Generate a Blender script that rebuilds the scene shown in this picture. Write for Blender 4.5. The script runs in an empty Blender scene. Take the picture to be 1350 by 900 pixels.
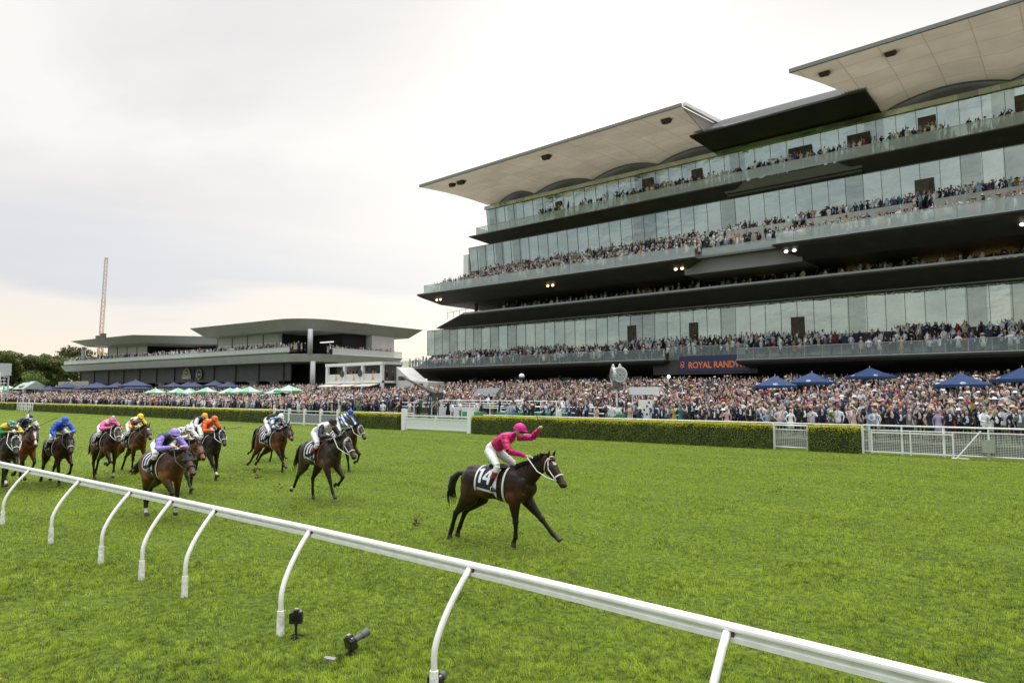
import bpy, bmesh, math, random
import numpy as np
from mathutils import Vector, Matrix, noise
random.seed(7); RNG = np.random.default_rng(7)
R = math.radians
sc = bpy.context.scene
col = sc.collection

# ------------------------------------------------------------------ camera, sky, sun, exposure
cam = bpy.data.cameras.new('camera'); camo = bpy.data.objects.new('camera', cam); col.objects.link(camo)
cam.sensor_width = 36.0; cam.lens = 24.0; cam.clip_start = 0.1; cam.clip_end = 6000
PITCH = math.atan(69/900.0); AZ = R(50)
fwd = Vector((-math.cos(AZ)*math.cos(PITCH), math.sin(AZ)*math.cos(PITCH), math.sin(PITCH)))
camo.location = (0, 0, 3.1); camo.rotation_euler = fwd.to_track_quat('-Z', 'Y').to_euler()
sc.camera = camo

SUN_EL, SUN_AZ = R(22), R(-32)          # azimuth measured from +Y towards +X
sun_dir = Vector((math.sin(SUN_AZ)*math.cos(SUN_EL), math.cos(SUN_AZ)*math.cos(SUN_EL), math.sin(SUN_EL)))
sl = bpy.data.lights.new('sun', 'SUN'); sl.energy = 1.5; sl.angle = R(12); sl.color = (1, .93, .82)
slo = bpy.data.objects.new('sun', sl); col.objects.link(slo)
slo.rotation_euler = (-sun_dir).to_track_quat('-Z', 'Y').to_euler()

world = bpy.data.worlds.new('World'); sc.world = world; world.use_nodes = True
def build_world():
    nt = world.node_tree; N = nt.nodes; L = nt.links; N.clear()
    def n(t, **k):
        x = N.new(t)
        for a, b in k.items(): setattr(x, a, b)
        return x
    def mth(op, a, b=None, c=None):
        x = n('ShaderNodeMath', operation=op)
        for i, v in enumerate((a, b, c)):
            if v is None: continue
            if isinstance(v, (int, float)): x.inputs[i].default_value = v
            else: L.new(v, x.inputs[i])
        return x.outputs[0]
    def mix(f, a, b):
        x = n('ShaderNodeMix', data_type='RGBA')
        for i, v in ((0, f), (6, a), (7, b)):
            if isinstance(v, (int, float)): x.inputs[i].default_value = v
            elif isinstance(v, tuple): x.inputs[i].default_value = (*v, 1)
            else: L.new(v, x.inputs[i])
        return x.outputs[2]
    out = n('ShaderNodeOutputWorld'); bg = n('ShaderNodeBackground'); bg.inputs[1].default_value = 0.10
    sky = n('ShaderNodeTexSky', sky_type='NISHITA', sun_disc=False); sky.sun_elevation = SUN_EL; sky.sun_rotation = SUN_AZ
    tc = n('ShaderNodeTexCoord'); sep = n('ShaderNodeSeparateXYZ'); L.new(tc.outputs['Generated'], sep.inputs[0])
    x, y, z = sep.outputs
    zz = mth('ADD', mth('MAXIMUM', z, 0.0), 0.16)
    cv = n('ShaderNodeCombineXYZ'); L.new(mth('DIVIDE', x, zz), cv.inputs[0]); L.new(mth('DIVIDE', y, zz), cv.inputs[1])
    mp = n('ShaderNodeMapping'); mp.inputs['Rotation'].default_value = (0, 0, R(-40)); mp.inputs['Scale'].default_value = (.55, 1.0, 1); mp.inputs['Location'].default_value = (3.1, 1.4, 0)
    L.new(cv.outputs[0], mp.inputs[0])
    n1 = n('ShaderNodeTexNoise'); n1.inputs['Scale'].default_value = .8; n1.inputs['Detail'].default_value = 6; n1.inputs['Roughness'].default_value = .52; n1.inputs['Distortion'].default_value = .5
    L.new(mp.outputs[0], n1.inputs['Vector'])
    rp = n('ShaderNodeValToRGB'); L.new(n1.outputs[0], rp.inputs[0])
    e = rp.color_ramp.elements; e[0].position = .36; e[0].color = (.62, .615, .64, 1); e[1].position = .60; e[1].color = (.98, .955, .925, 1)
    m = e.new(.47); m.color = (.79, .775, .775, 1)
    # layered bands low over the horizon: warm glow, a grey-blue bank above it, then open cloud
    n2 = n('ShaderNodeTexNoise'); n2.inputs['Scale'].default_value = 1.0; n2.inputs['Detail'].default_value = 6
    mp2 = n('ShaderNodeMapping'); mp2.inputs['Scale'].default_value = (2.2, 2.2, 15); L.new(tc.outputs['Generated'], mp2.inputs[0]); L.new(mp2.outputs[0], n2.inputs['Vector'])
    zb = mth('ADD', z, mth('MULTIPLY', mth('SUBTRACT', n2.outputs[0], .5), .17))
    rb = n('ShaderNodeValToRGB'); L.new(zb, rb.inputs[0]); e = rb.color_ramp.elements
    e[0].position = .02; e[0].color = (1.0, .87, .72, 1); e[1].position = .30; e[1].color = (.90, .885, .87, 1)
    for p_, c_ in ((.075, (.98, .87, .75)), (.115, (.92, .86, .80)), (.145, (.72, .73, .76)), (.19, (.76, .765, .79)), (.235, (.87, .845, .825))):
        q_ = e.new(p_); q_.color = (*c_, 1)
    low = n('ShaderNodeMapRange', interpolation_type='SMOOTHSTEP'); low.inputs[1].default_value = .34; low.inputs[2].default_value = .20; L.new(z, low.inputs[0])
    c = mix(low.outputs[0], rp.outputs[0], rb.outputs[0])
    # veiled sun: thin bright cloud around it
    vd = n('ShaderNodeVectorMath', operation='DOT_PRODUCT'); L.new(tc.outputs['Generated'], vd.inputs[0]); vd.inputs[1].default_value = sun_dir
    d = mth('MAXIMUM', vd.outputs['Value'], 0.0)
    g = mth('MULTIPLY', mth('POWER', d, 9.0), .62)
    c = mix(g, c, (1.12, 1.08, 1.02))
    g2 = mth('MULTIPLY', mth('POWER', d, 120.0), .8)
    c = mix(g2, c, (2.6, 2.2, 1.7))
    # the sky behind the viewer is clearer and cooler
    bk = n('ShaderNodeMapRange'); bk.inputs[1].default_value = .1; bk.inputs[2].default_value = -.7; L.new(y, bk.inputs[0])
    n3 = n('ShaderNodeTexNoise'); n3.inputs['Scale'].default_value = 3.2; n3.inputs['Detail'].default_value = 6; mp3 = n('ShaderNodeMapping'); mp3.inputs['Scale'].default_value = (1, 1, 3.2); L.new(tc.outputs['Generated'], mp3.inputs[0]); L.new(mp3.outputs[0], n3.inputs['Vector'])
    r3 = n('ShaderNodeValToRGB'); L.new(n3.outputs[0], r3.inputs[0]); e = r3.color_ramp.elements; e[0].position = .40; e[0].color = (.36, .46, .54, 1); e[1].position = .60; e[1].color = (.86, .88, .88, 1)
    c = mix(mth('MULTIPLY', bk.outputs[0], .85), c, r3.outputs[0])
    # overcast vault: far brighter overhead than near the horizon
    zg = n('ShaderNodeMapRange', interpolation_type='SMOOTHSTEP'); zg.inputs[1].default_value = .52; zg.inputs[2].default_value = 1.0; zg.inputs[3].default_value = .86; zg.inputs[4].default_value = 4.9; L.new(z, zg.inputs[0])
    sg = n('ShaderNodeVectorMath', operation='SCALE'); L.new(c, sg.inputs[0]); L.new(zg.outputs[0], sg.inputs[3]); c = sg.outputs[0]
    sc10 = n('ShaderNodeVectorMath', operation='SCALE'); sc10.inputs[3].default_value = 9.6; L.new(c, sc10.inputs[0])
    fin = mix(.94, sky.outputs[0], sc10.outputs[0])
    L.new(fin, bg.inputs[0]); L.new(bg.outputs[0], out.inputs[0])
build_world()
sc.view_settings.view_transform = 'Standard'; sc.view_settings.look = 'None'
sc.view_settings.exposure = 0.3; sc.view_settings.gamma = 1.0; sc.view_settings.use_curve_mapping = False
sc.render.engine = 'CYCLES'
sc.cycles.max_bounces = 6; sc.cycles.transparent_max_bounces = 12; sc.cycles.use_denoising = True; sc.cycles.denoising_prefilter = 'ACCURATE'
sc.cycles.caustics_reflective = False; sc.cycles.caustics_refractive = False

# ------------------------------------------------------------------ helpers
MATS = {}
def mat(name, c, rough=.6, metal=0.0, var=.12, scale=6.0, bump=0.0, spec=.5, sheen=0.0, stretch=(1, 1, 1), emit=None, c2=None):
    """plain principled with object-space noise mottling"""
    if name in MATS: return MATS[name]
    m = bpy.data.materials.new(name); m.use_nodes = True; MATS[name] = m
    nt = m.node_tree; N = nt.nodes; L = nt.links; b = N['Principled BSDF']
    b.inputs['Roughness'].default_value = rough; b.inputs['Metallic'].default_value = metal
    b.inputs['Specular IOR Level'].default_value = spec; b.inputs['Sheen Weight'].default_value = sheen
    b.inputs['Base Color'].default_value = (*c, 1)
    if emit:
        b.inputs['Emission Color'].default_value = (*emit[0], 1); b.inputs['Emission Strength'].default_value = emit[1]
    if var or bump:
        tc = N.new('ShaderNodeTexCoord'); mp = N.new('ShaderNodeMapping'); mp.inputs['Scale'].default_value = stretch
        L.new(tc.outputs['Object'], mp.inputs[0])
        no = N.new('ShaderNodeTexNoise'); no.inputs['Scale'].default_value = scale; no.inputs['Detail'].default_value = 5
        L.new(mp.outputs[0], no.inputs['Vector'])
        if var:
            r = N.new('ShaderNodeMapRange'); r.inputs[1].default_value = .3; r.inputs[2].default_value = .7
            L.new(no.outputs[0], r.inputs[0])
            mx = N.new('ShaderNodeMix'); mx.data_type = 'RGBA'; L.new(r.outputs[0], mx.inputs[0])
            d = c2 if c2 else tuple(min(1, v*(1+var)) for v in c)
            a = c if c2 else tuple(v*(1-var) for v in c)
            mx.inputs[6].default_value = (*a, 1); mx.inputs[7].default_value = (*d, 1)
            L.new(mx.outputs[2], b.inputs['Base Color'])
        if bump:
            bp = N.new('ShaderNodeBump'); bp.inputs['Strength'].default_value = bump; bp.inputs['Distance'].default_value = .02
            L.new(no.outputs[0], bp.inputs['Height']); L.new(bp.outputs[0], b.inputs['Normal'])
    return m

def attr_mat(name, attr='Col', rough=.7, transl=0.0, sheen=0.0, spec=.3):
    m = bpy.data.materials.new(name); m.use_nodes = True; nt = m.node_tree; N = nt.nodes; L = nt.links
    b = N['Principled BSDF']; a = N.new('ShaderNodeAttribute'); a.attribute_name = attr
    b.inputs['Roughness'].default_value = rough; b.inputs['Sheen Weight'].default_value = sheen; b.inputs['Specular IOR Level'].default_value = spec
    L.new(a.outputs['Color'], b.inputs['Base Color'])
    if transl:
        t = N.new('ShaderNodeBsdfTranslucent'); L.new(a.outputs['Color'], t.inputs[0])
        mx = N.new('ShaderNodeMixShader'); mx.inputs[0].default_value = transl
        L.new(b.outputs[0], mx.inputs[1]); L.new(t.outputs[0], mx.inputs[2]); L.new(mx.outputs[0], N['Material Output'].inputs[0])
    return m

def tag(o, label=None, cat=None, group=None, kind=None):
    if label: o['label'] = label
    if cat: o['category'] = cat
    if group: o['group'] = group
    if kind: o['kind'] = kind
    return o
def empty(name, loc=(0, 0, 0), rz=0):
    o = bpy.data.objects.new(name, None); col.objects.link(o); o.location = loc; o.rotation_euler = (0, 0, rz); o.empty_display_size = .2
    return o
def link(name, me, mats, parent=None, smooth=False):
    o = bpy.data.objects.new(name, me); col.objects.link(o)
    if mats is not None:
        for m in (mats if isinstance(mats, (list, tuple)) else [mats]): me.materials.append(m)
    if parent: o.parent = parent
    if smooth: me.shade_smooth()
    return o

class MB:
    """collects shapes, links them as ONE mesh object"""
    def __init__(s): s.v = []; s.f = []; s.mi = []
    def add(s, vs, fs, mi=0):
        k = len(s.v); s.v += [tuple(v) for v in vs]; s.f += [tuple(i+k for i in f) for f in fs]; s.mi += [mi]*len(fs); return s
    def hexa(s, p, mi=0):   # 8 points: bottom loop 0-3, top loop 4-7
        return s.add(p, [(3, 2, 1, 0), (4, 5, 6, 7), (0, 1, 5, 4), (1, 2, 6, 5), (2, 3, 7, 6), (3, 0, 4, 7)], mi)
    def box(s, x0, x1, y0, y1, z0, z1, mi=0):
        return s.hexa([(x0, y0, z0), (x1, y0, z0), (x1, y1, z0), (x0, y1, z0), (x0, y0, z1), (x1, y0, z1), (x1, y1, z1), (x0, y1, z1)], mi)
    def quad(s, a, b, c, d, mi=0): return s.add([a, b, c, d], [(0, 1, 2, 3)], mi)
    def prism(s, prof0, prof1, mi=0):   # two matching closed loops
        n = len(prof0)
        return s.add(list(prof0)+list(prof1), [tuple(range(n))[::-1], tuple(range(n, 2*n))]+[(i, (i+1) % n, n+(i+1) % n, n+i) for i in range(n)], mi)
    def rings(s, rings, mi=0, cap=True):
        k = len(rings[0]); vs = [v for r in rings for v in r]; fs = []
        for i in range(len(rings)-1):
            for j in range(k):
                a = i*k+j; b = i*k+(j+1) % k; fs.append((a, b, b+k, a+k))
        if cap: fs += [tuple(range(k))[::-1], tuple(range(len(vs)-k, len(vs)))]
        return s.add(vs, fs, mi)
    def tube(s, pts, rad, n=8, mi=0, ref=None, flat=1.0, cap=True):
        pts = [Vector(p) for p in pts]
        if isinstance(rad, (int, float)): rad = [rad]*len(pts)
        rs = []; u = None
        for i, p in enumerate(pts):
            t = (pts[min(i+1, len(pts)-1)]-pts[max(i-1, 0)])
            t = t.normalized() if t.length > 1e-9 else Vector((0, 0, 1))
            if u is None:
                r0 = Vector(ref) if ref else (Vector((0, 0, 1)) if abs(t.z) < .9 else Vector((1, 0, 0)))
            else: r0 = u
            u = (r0-t*r0.dot(t)).normalized(); v = t.cross(u)
            q = rad[i] if isinstance(rad[i], (tuple, list)) else (rad[i], rad[i]*flat)
            rs.append([p+u*q[0]*math.cos(2*math.pi*j/n)+v*q[1]*math.sin(2*math.pi*j/n) for j in range(n)])
        return s.rings(rs, mi, cap)
    def ell(s, c, r, n=12, m=8, mi=0, rot=None):
        rs = []
        for i in range(m+1):
            th = math.pi*i/m; st = max(math.sin(th), .02)
            ring = []
            for j in range(n):
                p = Vector((r[0]*st*math.cos(2*math.pi*j/n), r[1]*st*math.sin(2*math.pi*j/n), -r[2]*math.cos(th)))
                if rot: p = rot @ p
                ring.append(Vector(c)+p)
            rs.append(ring)
        return s.rings(rs, mi)
    def lathe(s, c, prof, n=16, mi=0):
        return s.rings([[(c[0]+r*math.cos(2*math.pi*j/n), c[1]+r*math.sin(2*math.pi*j/n), c[2]+z) for j in range(n)] for r, z in prof], mi)
    def mesh(s, name):
        me = bpy.data.meshes.new(name); me.from_pydata(s.v, [], s.f)
        if any(s.mi): me.polygons.foreach_set('material_index', s.mi)
        me.update(); return me
    def build(s, name, mats, parent=None, smooth=False): return link(name, s.mesh(name), mats, parent, smooth)

def np_mesh(name, V, F):
    """V (n,3) F (m,k)"""
    me = bpy.data.meshes.new(name); n, (m, k) = len(V), F.shape
    me.vertices.add(n); me.vertices.foreach_set('co', np.ascontiguousarray(V, np.float32).ravel())
    me.loops.add(m*k); me.loops.foreach_set('vertex_index', np.ascontiguousarray(F, np.int32).ravel())
    me.polygons.add(m); me.polygons.foreach_set('loop_start', np.arange(0, m*k, k, dtype=np.int32))
    me.update(calc_edges=True); return me
def face_col(me, C, name='Col'):
    a = me.attributes.new(name, 'FLOAT_COLOR', 'FACE'); a.data.foreach_set('color', np.concatenate([C, np.ones((len(C), 1))], 1).astype(np.float32).ravel())
def vert_col(me, C, name='Col'):
    a = me.attributes.new(name, 'FLOAT_COLOR', 'POINT'); a.data.foreach_set('color', np.concatenate([C, np.ones((len(C), 1))], 1).astype(np.float32).ravel())

def fuse(mb, voxel, smooth=3, decim=None):
    """grow the overlapping lofts into one continuous skin; returns list of meshes (one per decimate target)"""
    me = mb.mesh('tmp'); bm = bmesh.new(); bm.from_mesh(me); bmesh.ops.recalc_face_normals(bm, faces=bm.faces); bm.to_mesh(me); bm.free()
    o = bpy.data.objects.new('tmp', me); col.objects.link(o)
    r = o.modifiers.new('r', 'REMESH'); r.mode = 'VOXEL'; r.voxel_size = voxel
    s = o.modifiers.new('s', 'SMOOTH'); s.factor = .5; s.iterations = smooth
    outs = []
    d = o.modifiers.new('d', 'DECIMATE') if decim else None
    for t in (decim or [None]):
        if d:
            d.ratio = 1.0; bpy.context.view_layer.update()
            ev = o.evaluated_get(bpy.context.evaluated_depsgraph_get()); nf = sum(len(p.vertices)-2 for p in ev.data.polygons)
            d.ratio = min(1, t/nf)
        bpy.context.view_layer.update()
        ev = o.evaluated_get(bpy.context.evaluated_depsgraph_get()); outs.append(bpy.data.meshes.new_from_object(ev))
    bpy.data.objects.remove(o); bpy.data.meshes.remove(me)
    return outs
def me_np(me):
    V = np.zeros(len(me.vertices)*3, np.float32); me.vertices.foreach_get('co', V); return V.reshape(-1, 3)
def bone_dist(P, a, b, r):
    a = np.array(a, float); b = np.array(b, float); d = b-a; t = np.clip(((P-a)@d)/max(d@d, 1e-9), 0, 1)
    return np.linalg.norm(P-(a+t[:, None]*d), axis=1)/r, t
def text_mesh(s, size, extrude=.004, offset=0.0, space=1.0):
    cu = bpy.data.curves.new('t', 'FONT'); cu.body = s; cu.size = size; cu.extrude = extrude; cu.space_character = space; cu.align_x = 'LEFT'; cu.offset = offset
    o = bpy.data.objects.new('t', cu); col.objects.link(o); bpy.context.view_layer.update()
    me = bpy.data.meshes.new_from_object(o.evaluated_get(bpy.context.evaluated_depsgraph_get()))
    bpy.data.objects.remove(o); bpy.data.curves.remove(cu); return me
ORD = ['first', 'second', 'third', 'fourth', 'fifth', 'sixth', 'seventh', 'eighth', 'ninth', 'tenth', 'eleventh', 'twelfth', 'thirteenth', 'fourteenth', 'fifteenth', 'sixteenth']

# ------------------------------------------------------------------ ground
def turf_material(name, far):
    m = bpy.data.materials.new(name); m.use_nodes = True; nt = m.node_tree; N = nt.nodes; L = nt.links; b = N['Principled BSDF']
    b.inputs['Roughness'].default_value = .85; b.inputs['Specular IOR Level'].default_value = .15
    tc = N.new('ShaderNodeTexCoord')
    def noi(scale, st, det=4, rough=.6):
        mp = N.new('ShaderNodeMapping'); mp.inputs['Scale'].default_value = st; L.new(tc.outputs['Object'], mp.inputs[0])
        n = N.new('ShaderNodeTexNoise'); n.inputs['Scale'].default_value = scale; n.inputs['Detail'].default_value = det; n.inputs['Roughness'].default_value = rough
        L.new(mp.outputs[0], n.inputs['Vector']); return n.outputs[0]
    def ramp(v, a, ca, d, cb):
        r = N.new('ShaderNodeValToRGB'); L.new(v, r.inputs[0]); e = r.color_ramp.elements
        e[0].position = a; e[0].color = (*ca, 1); e[1].position = d; e[1].color = (*cb, 1); return r.outputs[0]
    def mix(f, a, c, mode='MIX'):
        x = N.new('ShaderNodeMix'); x.data_type = 'RGBA'; x.blend_type = mode
        if isinstance(f, float): x.inputs[0].default_value = f
        else: L.new(f, x.inputs[0])
        L.new(a, x.inputs[6]); L.new(c, x.inputs[7]); return x.outputs[2]
    fine = ramp(noi(9.0, (1, 1, 1), 6, .7), .35, (.034, .066, .009), .68, (.19, .27, .028))
    blade = ramp(noi(70.0, (1, 1, 1), 3), .3, (.55, .55, .5), .7, (1.3, 1.3, 1.2))
    c = mix(.6, fine, blade, 'MULTIPLY')
    clump = ramp(noi(.8, (.5, 1.6, 1), 5), .34, (.78, .80, .7), .66, (1.2, 1.14, 1.05))
    c = mix(.75, c, clump, 'MULTIPLY')
    stripe = ramp(noi(.35, (.04, 1.6, 1), 3), .4, (.88, .9, .85), .6, (1.12, 1.09, 1.02))
    c = mix(.7, c, stripe, 'MULTIPLY')
    L.new(c, b.inputs['Base Color'])
    bp = N.new('ShaderNodeBump'); bp.inputs['Strength'].default_value = .9; bp.inputs['Distance'].default_value = .06
    L.new(noi(14.0, (1, 1, 1), 6, .75), bp.inputs['Height']); L.new(bp.outputs[0], b.inputs['Normal'])
    return m
TURF = turf_material('turf', True)
g = MB(); g.quad((-2500, -600, 0), (800, -600, 0), (800, 40.75, 0), (-2500, 40.75, 0)); o = g.build('racetrack_turf', TURF); tag(o, kind='structure')
def lawn_z(y): return .55+max(0, y-41)*.086
g = MB()
g.quad((-2500, 40.75, .53), (800, 40.75, .53), (800, 72, lawn_z(72)), (-2500, 72, lawn_z(72)))
g.quad((-2500, 72, lawn_z(72)), (800, 72, lawn_z(72)), (800, 3000, lawn_z(72)), (-2500, 3000, lawn_z(72)))
g.quad((-2500, 40.75, 0), (800, 40.75, 0), (800, 40.75, .53), (-2500, 40.75, .53))
o = g.build('spectator_lawn_ground', mat('lawn_ground', (.07, .08, .045), .9, scale=2.0, var=.3)); tag(o, kind='structure')

def vnoise(P, seed, cell):
    """cheap value noise on xy, vectorised"""
    r = np.random.default_rng(seed); T = r.random((256, 256)); q = P/cell; i = np.floor(q).astype(int); f = q-i; f = f*f*(3-2*f)
    a = T[i[:, 0] % 256, i[:, 1] % 256]; b = T[(i[:, 0]+1) % 256, i[:, 1] % 256]; c = T[i[:, 0] % 256, (i[:, 1]+1) % 256]; d = T[(i[:, 0]+1) % 256, (i[:, 1]+1) % 256]
    return (a*(1-f[:, 0])+b*f[:, 0])*(1-f[:, 1])+(c*(1-f[:, 0])+d*f[:, 0])*f[:, 1]

def build_grass():
    """real blades over the near turf, thinning out with distance"""
    fx, fy = -math.cos(AZ), math.sin(AZ)
    Ps = []; S = []
    for (d0, d1, dens, s) in ((5.5, 9, 2300, .9), (9, 13, 1350, 1.0), (13, 19, 700, 1.2), (19, 29, 330, 1.5), (29, 46, 130, 2.0), (46, 75, 55, 2.6), (75, 125, 22, 3.6), (125, 250, 7, 5.5)):
        w = d1*.9; n = int(dens*(d1-d0)*2*w)
        dd = RNG.uniform(d0, d1, n); ll = RNG.uniform(-w, w, n); k = np.abs(ll) < dd*.86+1.2; dd = dd[k]; ll = ll[k]
        x = dd*fx+ll*fy; y = dd*fy-ll*fx; k = (y < 38.95) & (x > -190)
        P = np.stack([x[k], y[k]], 1); Ps.append(P); S.append(np.full(len(P), s))
    P = np.concatenate(Ps); S = np.concatenate(S)
    hn = .34*vnoise(P, 7, .065)+.28*vnoise(P+50, 8, .15)+.22*vnoise(P, 1, .30)+.16*vnoise(P, 3, 1.3)
    k = RNG.random(len(P)) < np.clip((hn-.34)*4.5, .08, 1); P = P[k]; S = S[k]; hn = hn[k]; n = len(P)
    h = (.012+.074*hn)*RNG.uniform(.6, 1.25, n)*(1+.12*(S-1)); w = .0040*S*RNG.uniform(.7, 1.3, n)
    a = RNG.uniform(0, 2*np.pi, n); lean = RNG.uniform(.15, .85, n); la = a+RNG.uniform(-1.2, 1.2, n)+np.pi/2
    # neighbouring blades lie the same way
    la = .45*la+.55*(vnoise(P, 9, .35)*4*np.pi)
    ax = np.stack([np.cos(a), np.sin(a), np.zeros(n)], 1); ld = np.stack([np.cos(la), np.sin(la), np.zeros(n)], 1)
    b = np.concatenate([P, np.zeros((n, 1))], 1)
    up = np.array([0, 0, 1.0])
    mid = b+ld*(h*lean*.35)[:, None]+up*(h*.62)[:, None]; tip = b+ld*(h*lean*1.25)[:, None]+up*(h*(1-.35*lean))[:, None]
    V = np.stack([b-ax*w[:, None], b+ax*w[:, None], mid+ax*(w*.75)[:, None], mid-ax*(w*.75)[:, None], tip], 1).reshape(-1, 3)
    i = np.arange(n)*5
    F = np.concatenate([np.stack([i, i+1, i+2], 1), np.stack([i, i+2, i+3], 1), np.stack([i+3, i+2, i+4], 1)])
    big = vnoise(P, 5, 2.3)*.5+vnoise(P, 6, .5)*.5; rr = RNG.random(n)
    sm = .6*vnoise(P, 7, .065)+.4*vnoise(P+50, 8, .15); band = .07*np.sin(P[:, 1]*1.35+.6*np.sin(P[:, 0]*.05)); t = np.clip(.54+(sm-.5)*2.6+(big-.5)*.45+(rr-.5)*.5+band, 0, 1)[:, None]
    C = np.array([.034, .066, .009])*(1-t)+np.array([.42, .54, .055])*t
    dry = (RNG.random(n) < .05)[:, None]; C = np.where(dry, np.array([.30, .27, .10]), C)
    me = np_mesh('turf_grass', V, F); face_col(me, np.concatenate([C, C, C*1.08]))
    o = link('turf_grass', me, attr_mat('grass_blade', transl=.42, rough=.6, spec=.25)); tag(o, kind='stuff'); print('blades', n)
build_grass()

# ------------------------------------------------------------------ running rail in the foreground
WHITE = mat('white_paint', (.80, .80, .79), .35, var=.04, scale=3)
PLASTIC = mat('white_rail_plastic', (.84, .83, .81), .38, var=.10, scale=9, spec=.4, bump=.08, c2=(.72, .70, .66))
SLEEVE = mat('worn_white_sleeve', (.78, .77, .74), .5, var=.28, scale=22, bump=.15)
REDBIT = mat('red_rail_joint', (.13, .02, .018), .5, var=.2)
def running_rail():
    root = empty('running_rail', (-9, 5.5, 0)); tag(root, 'long white running rail on curved gooseneck posts crossing the near grass', 'rail')
    # beam: rounded cap, slim web, bevelled lower lip
    prof = []
    for k in range(9):
        a = math.pi*(1-k/8); prof.append((.047*math.cos(a), 1.222+.038*math.sin(a)))
    prof += [(.047, 1.208), (.022, 1.196), (.016, 1.172), (.036, 1.158), (.036, 1.118), (.0, 1.112), (-.036, 1.118), (-.036, 1.158), (-.016, 1.172), (-.022, 1.196), (-.047, 1.208)]
    path = [(-60, 5.0), (-40, 5.22), (-22.6, 5.40), (-14.5, 5.53), (-8.4, 5.59), (-4.65, 5.53), (-2.4, 5.44), (-.65, 5.35), (3, 5.12), (12, 4.5)]
    ry = lambda x: float(np.interp(x, [p[0] for p in path], [p[1] for p in path]))
    mb = MB(); mb.rings([[(x+9, y0+y-5.5, z+.018) for y, z in prof] for x, y0 in path])
    mb.build('rail_beam', PLASTIC, root)
    xs = [-46, -40.5, -35.1, -31, -27.6, -24.2, -20.27, -17.0, -14.37, -12.63, -11.09, -8.45, -5.36, -2.43, .5, 3.2, 5.9]
    for n_, x in enumerate(xs):
        bx = .20 if n_ < 12 else .02; x += .14; p = MB(); pts = []; rd = []
        for t in np.linspace(0, 1, 15):
            z = .02+t*1.185; q = max(0, (t-.38)/.62)
            pts.append((x+9+bx-bx*q**1.2, ry(x)-5.5-.57+.53*q**1.5, z)); rd.append(.033 if t > .05 else .034)
        p.tube(pts, rd, 12, ref=(1, 0, 0))
        po = p.build('post', PLASTIC, root, smooth=True)
        s = MB(); s.lathe((x+9+bx, ry(x)-6.07, 0), [(.001, 0), (.052, 0), (.050, .04), (.044, .30), (.044, .31), (.034, .312), (.001, .312)], 14); so = s.build('sleeve', SLEEVE, po, smooth=False)
        j = MB(); yb = ry(x)-5.5; j.box(x+9+.036, x+9+.056, yb-.040, yb-.010, 1.178, 1.22); j.build('joint_clip', REDBIT, po)
running_rail()

# ------------------------------------------------------------------ outer boundary: hedges, fences, gates
LEAF = attr_mat('hedge_leaf', transl=.25, rough=.55)
HCORE = mat('hedge_core', (.022, .034, .010), .9, var=.3, scale=9)
def hedge(x0, x1, label, yf=39.02, yb=40.15, h=1.36, dens=560):
    """clipped hedge: dark twiggy core under a skin of small leaves, pale new growth along the top with backlight put into its colour"""
    root = empty('hedge', ((x0+x1)/2, (yf+yb)/2, 0)); tag(root, label, 'hedge', 'clipped hedges along the far side of the track')
    c = ((x0+x1)/2, (yf+yb)/2)
    mb = MB(); mb.box(x0+.06-c[0], x1-.06-c[0], yf+.07-c[1], yb-.07-c[1], 0, h-.08); mb.build('twigs', HCORE, root)
    Lx = x1-x0; D = yb-yf; far = max(1, (abs((x0+x1)/2)+30)/60)
    A = [Lx*h, Lx*D, D*h, D*h]; n = [int(a*dens/far) for a in A]; P = []; Nn = []
    def u(k): return RNG.random(k)
    def bul(x, z): return .05*np.sin(x*1.7+z)+.03*np.sin(x*4.1-z*3)
    x = x0+u(n[0])*Lx; z = u(n[0])*h; P.append(np.stack([x, yf+bul(x, z)+RNG.normal(0, .03, n[0]), z], 1)); Nn.append(np.tile([0, -1, .25], (n[0], 1)))
    x = x0+u(n[1])*Lx; y = yf+u(n[1])*D; P.append(np.stack([x, y, h+.02*np.sin(x*2.3)+RNG.normal(0, .03, n[1])], 1)); Nn.append(np.tile([0, 0, 1], (n[1], 1)))
    for xe, k, s in ((x0, 2, -1), (x1, 3, 1)):
        P.append(np.stack([xe+RNG.normal(0, .03, n[k]), yf+u(n[k])*D, u(n[k])*h], 1)); Nn.append(np.tile([s, 0, .2], (n[k], 1)))
    P = np.concatenate(P); Nn = np.concatenate(Nn).astype(float)+RNG.normal(0, .55, (len(P), 3)); Nn /= np.linalg.norm(Nn, axis=1)[:, None]
    m = len(P); s = .032*np.sqrt(far)*RNG.uniform(.7, 1.4, m)
    t = np.cross(Nn, RNG.normal(0, 1, (m, 3))); t /= np.linalg.norm(t, axis=1)[:, None]; b = np.cross(Nn, t)
    V = np.stack([P-t*s[:, None], P+b*(s*.55)[:, None], P+t*s[:, None], P-b*(s*.55)[:, None]], 1).reshape(-1, 3)-np.array([c[0], c[1], 0]); V[:, 2] = np.maximum(V[:, 2], .01)
    i = np.arange(m)*4; F = np.stack([i, i+1, i+2, i+3], 1)
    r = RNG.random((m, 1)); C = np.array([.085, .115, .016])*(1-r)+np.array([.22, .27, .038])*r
    new = ((P[:, 2]+RNG.normal(0, .035, m)) > h-.24)[:, None]; C = np.where(new, np.array([.50, .48, .018])*(.75+.5*r), C)  # top leaves yellowed: new growth plus backlight put into their colour
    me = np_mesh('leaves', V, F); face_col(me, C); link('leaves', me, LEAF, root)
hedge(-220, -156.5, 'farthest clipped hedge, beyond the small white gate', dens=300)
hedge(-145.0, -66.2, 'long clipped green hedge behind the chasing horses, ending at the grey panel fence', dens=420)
hedge(-54.0, -45.6, 'short clipped hedge between grey panel fence and white gate')
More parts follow.
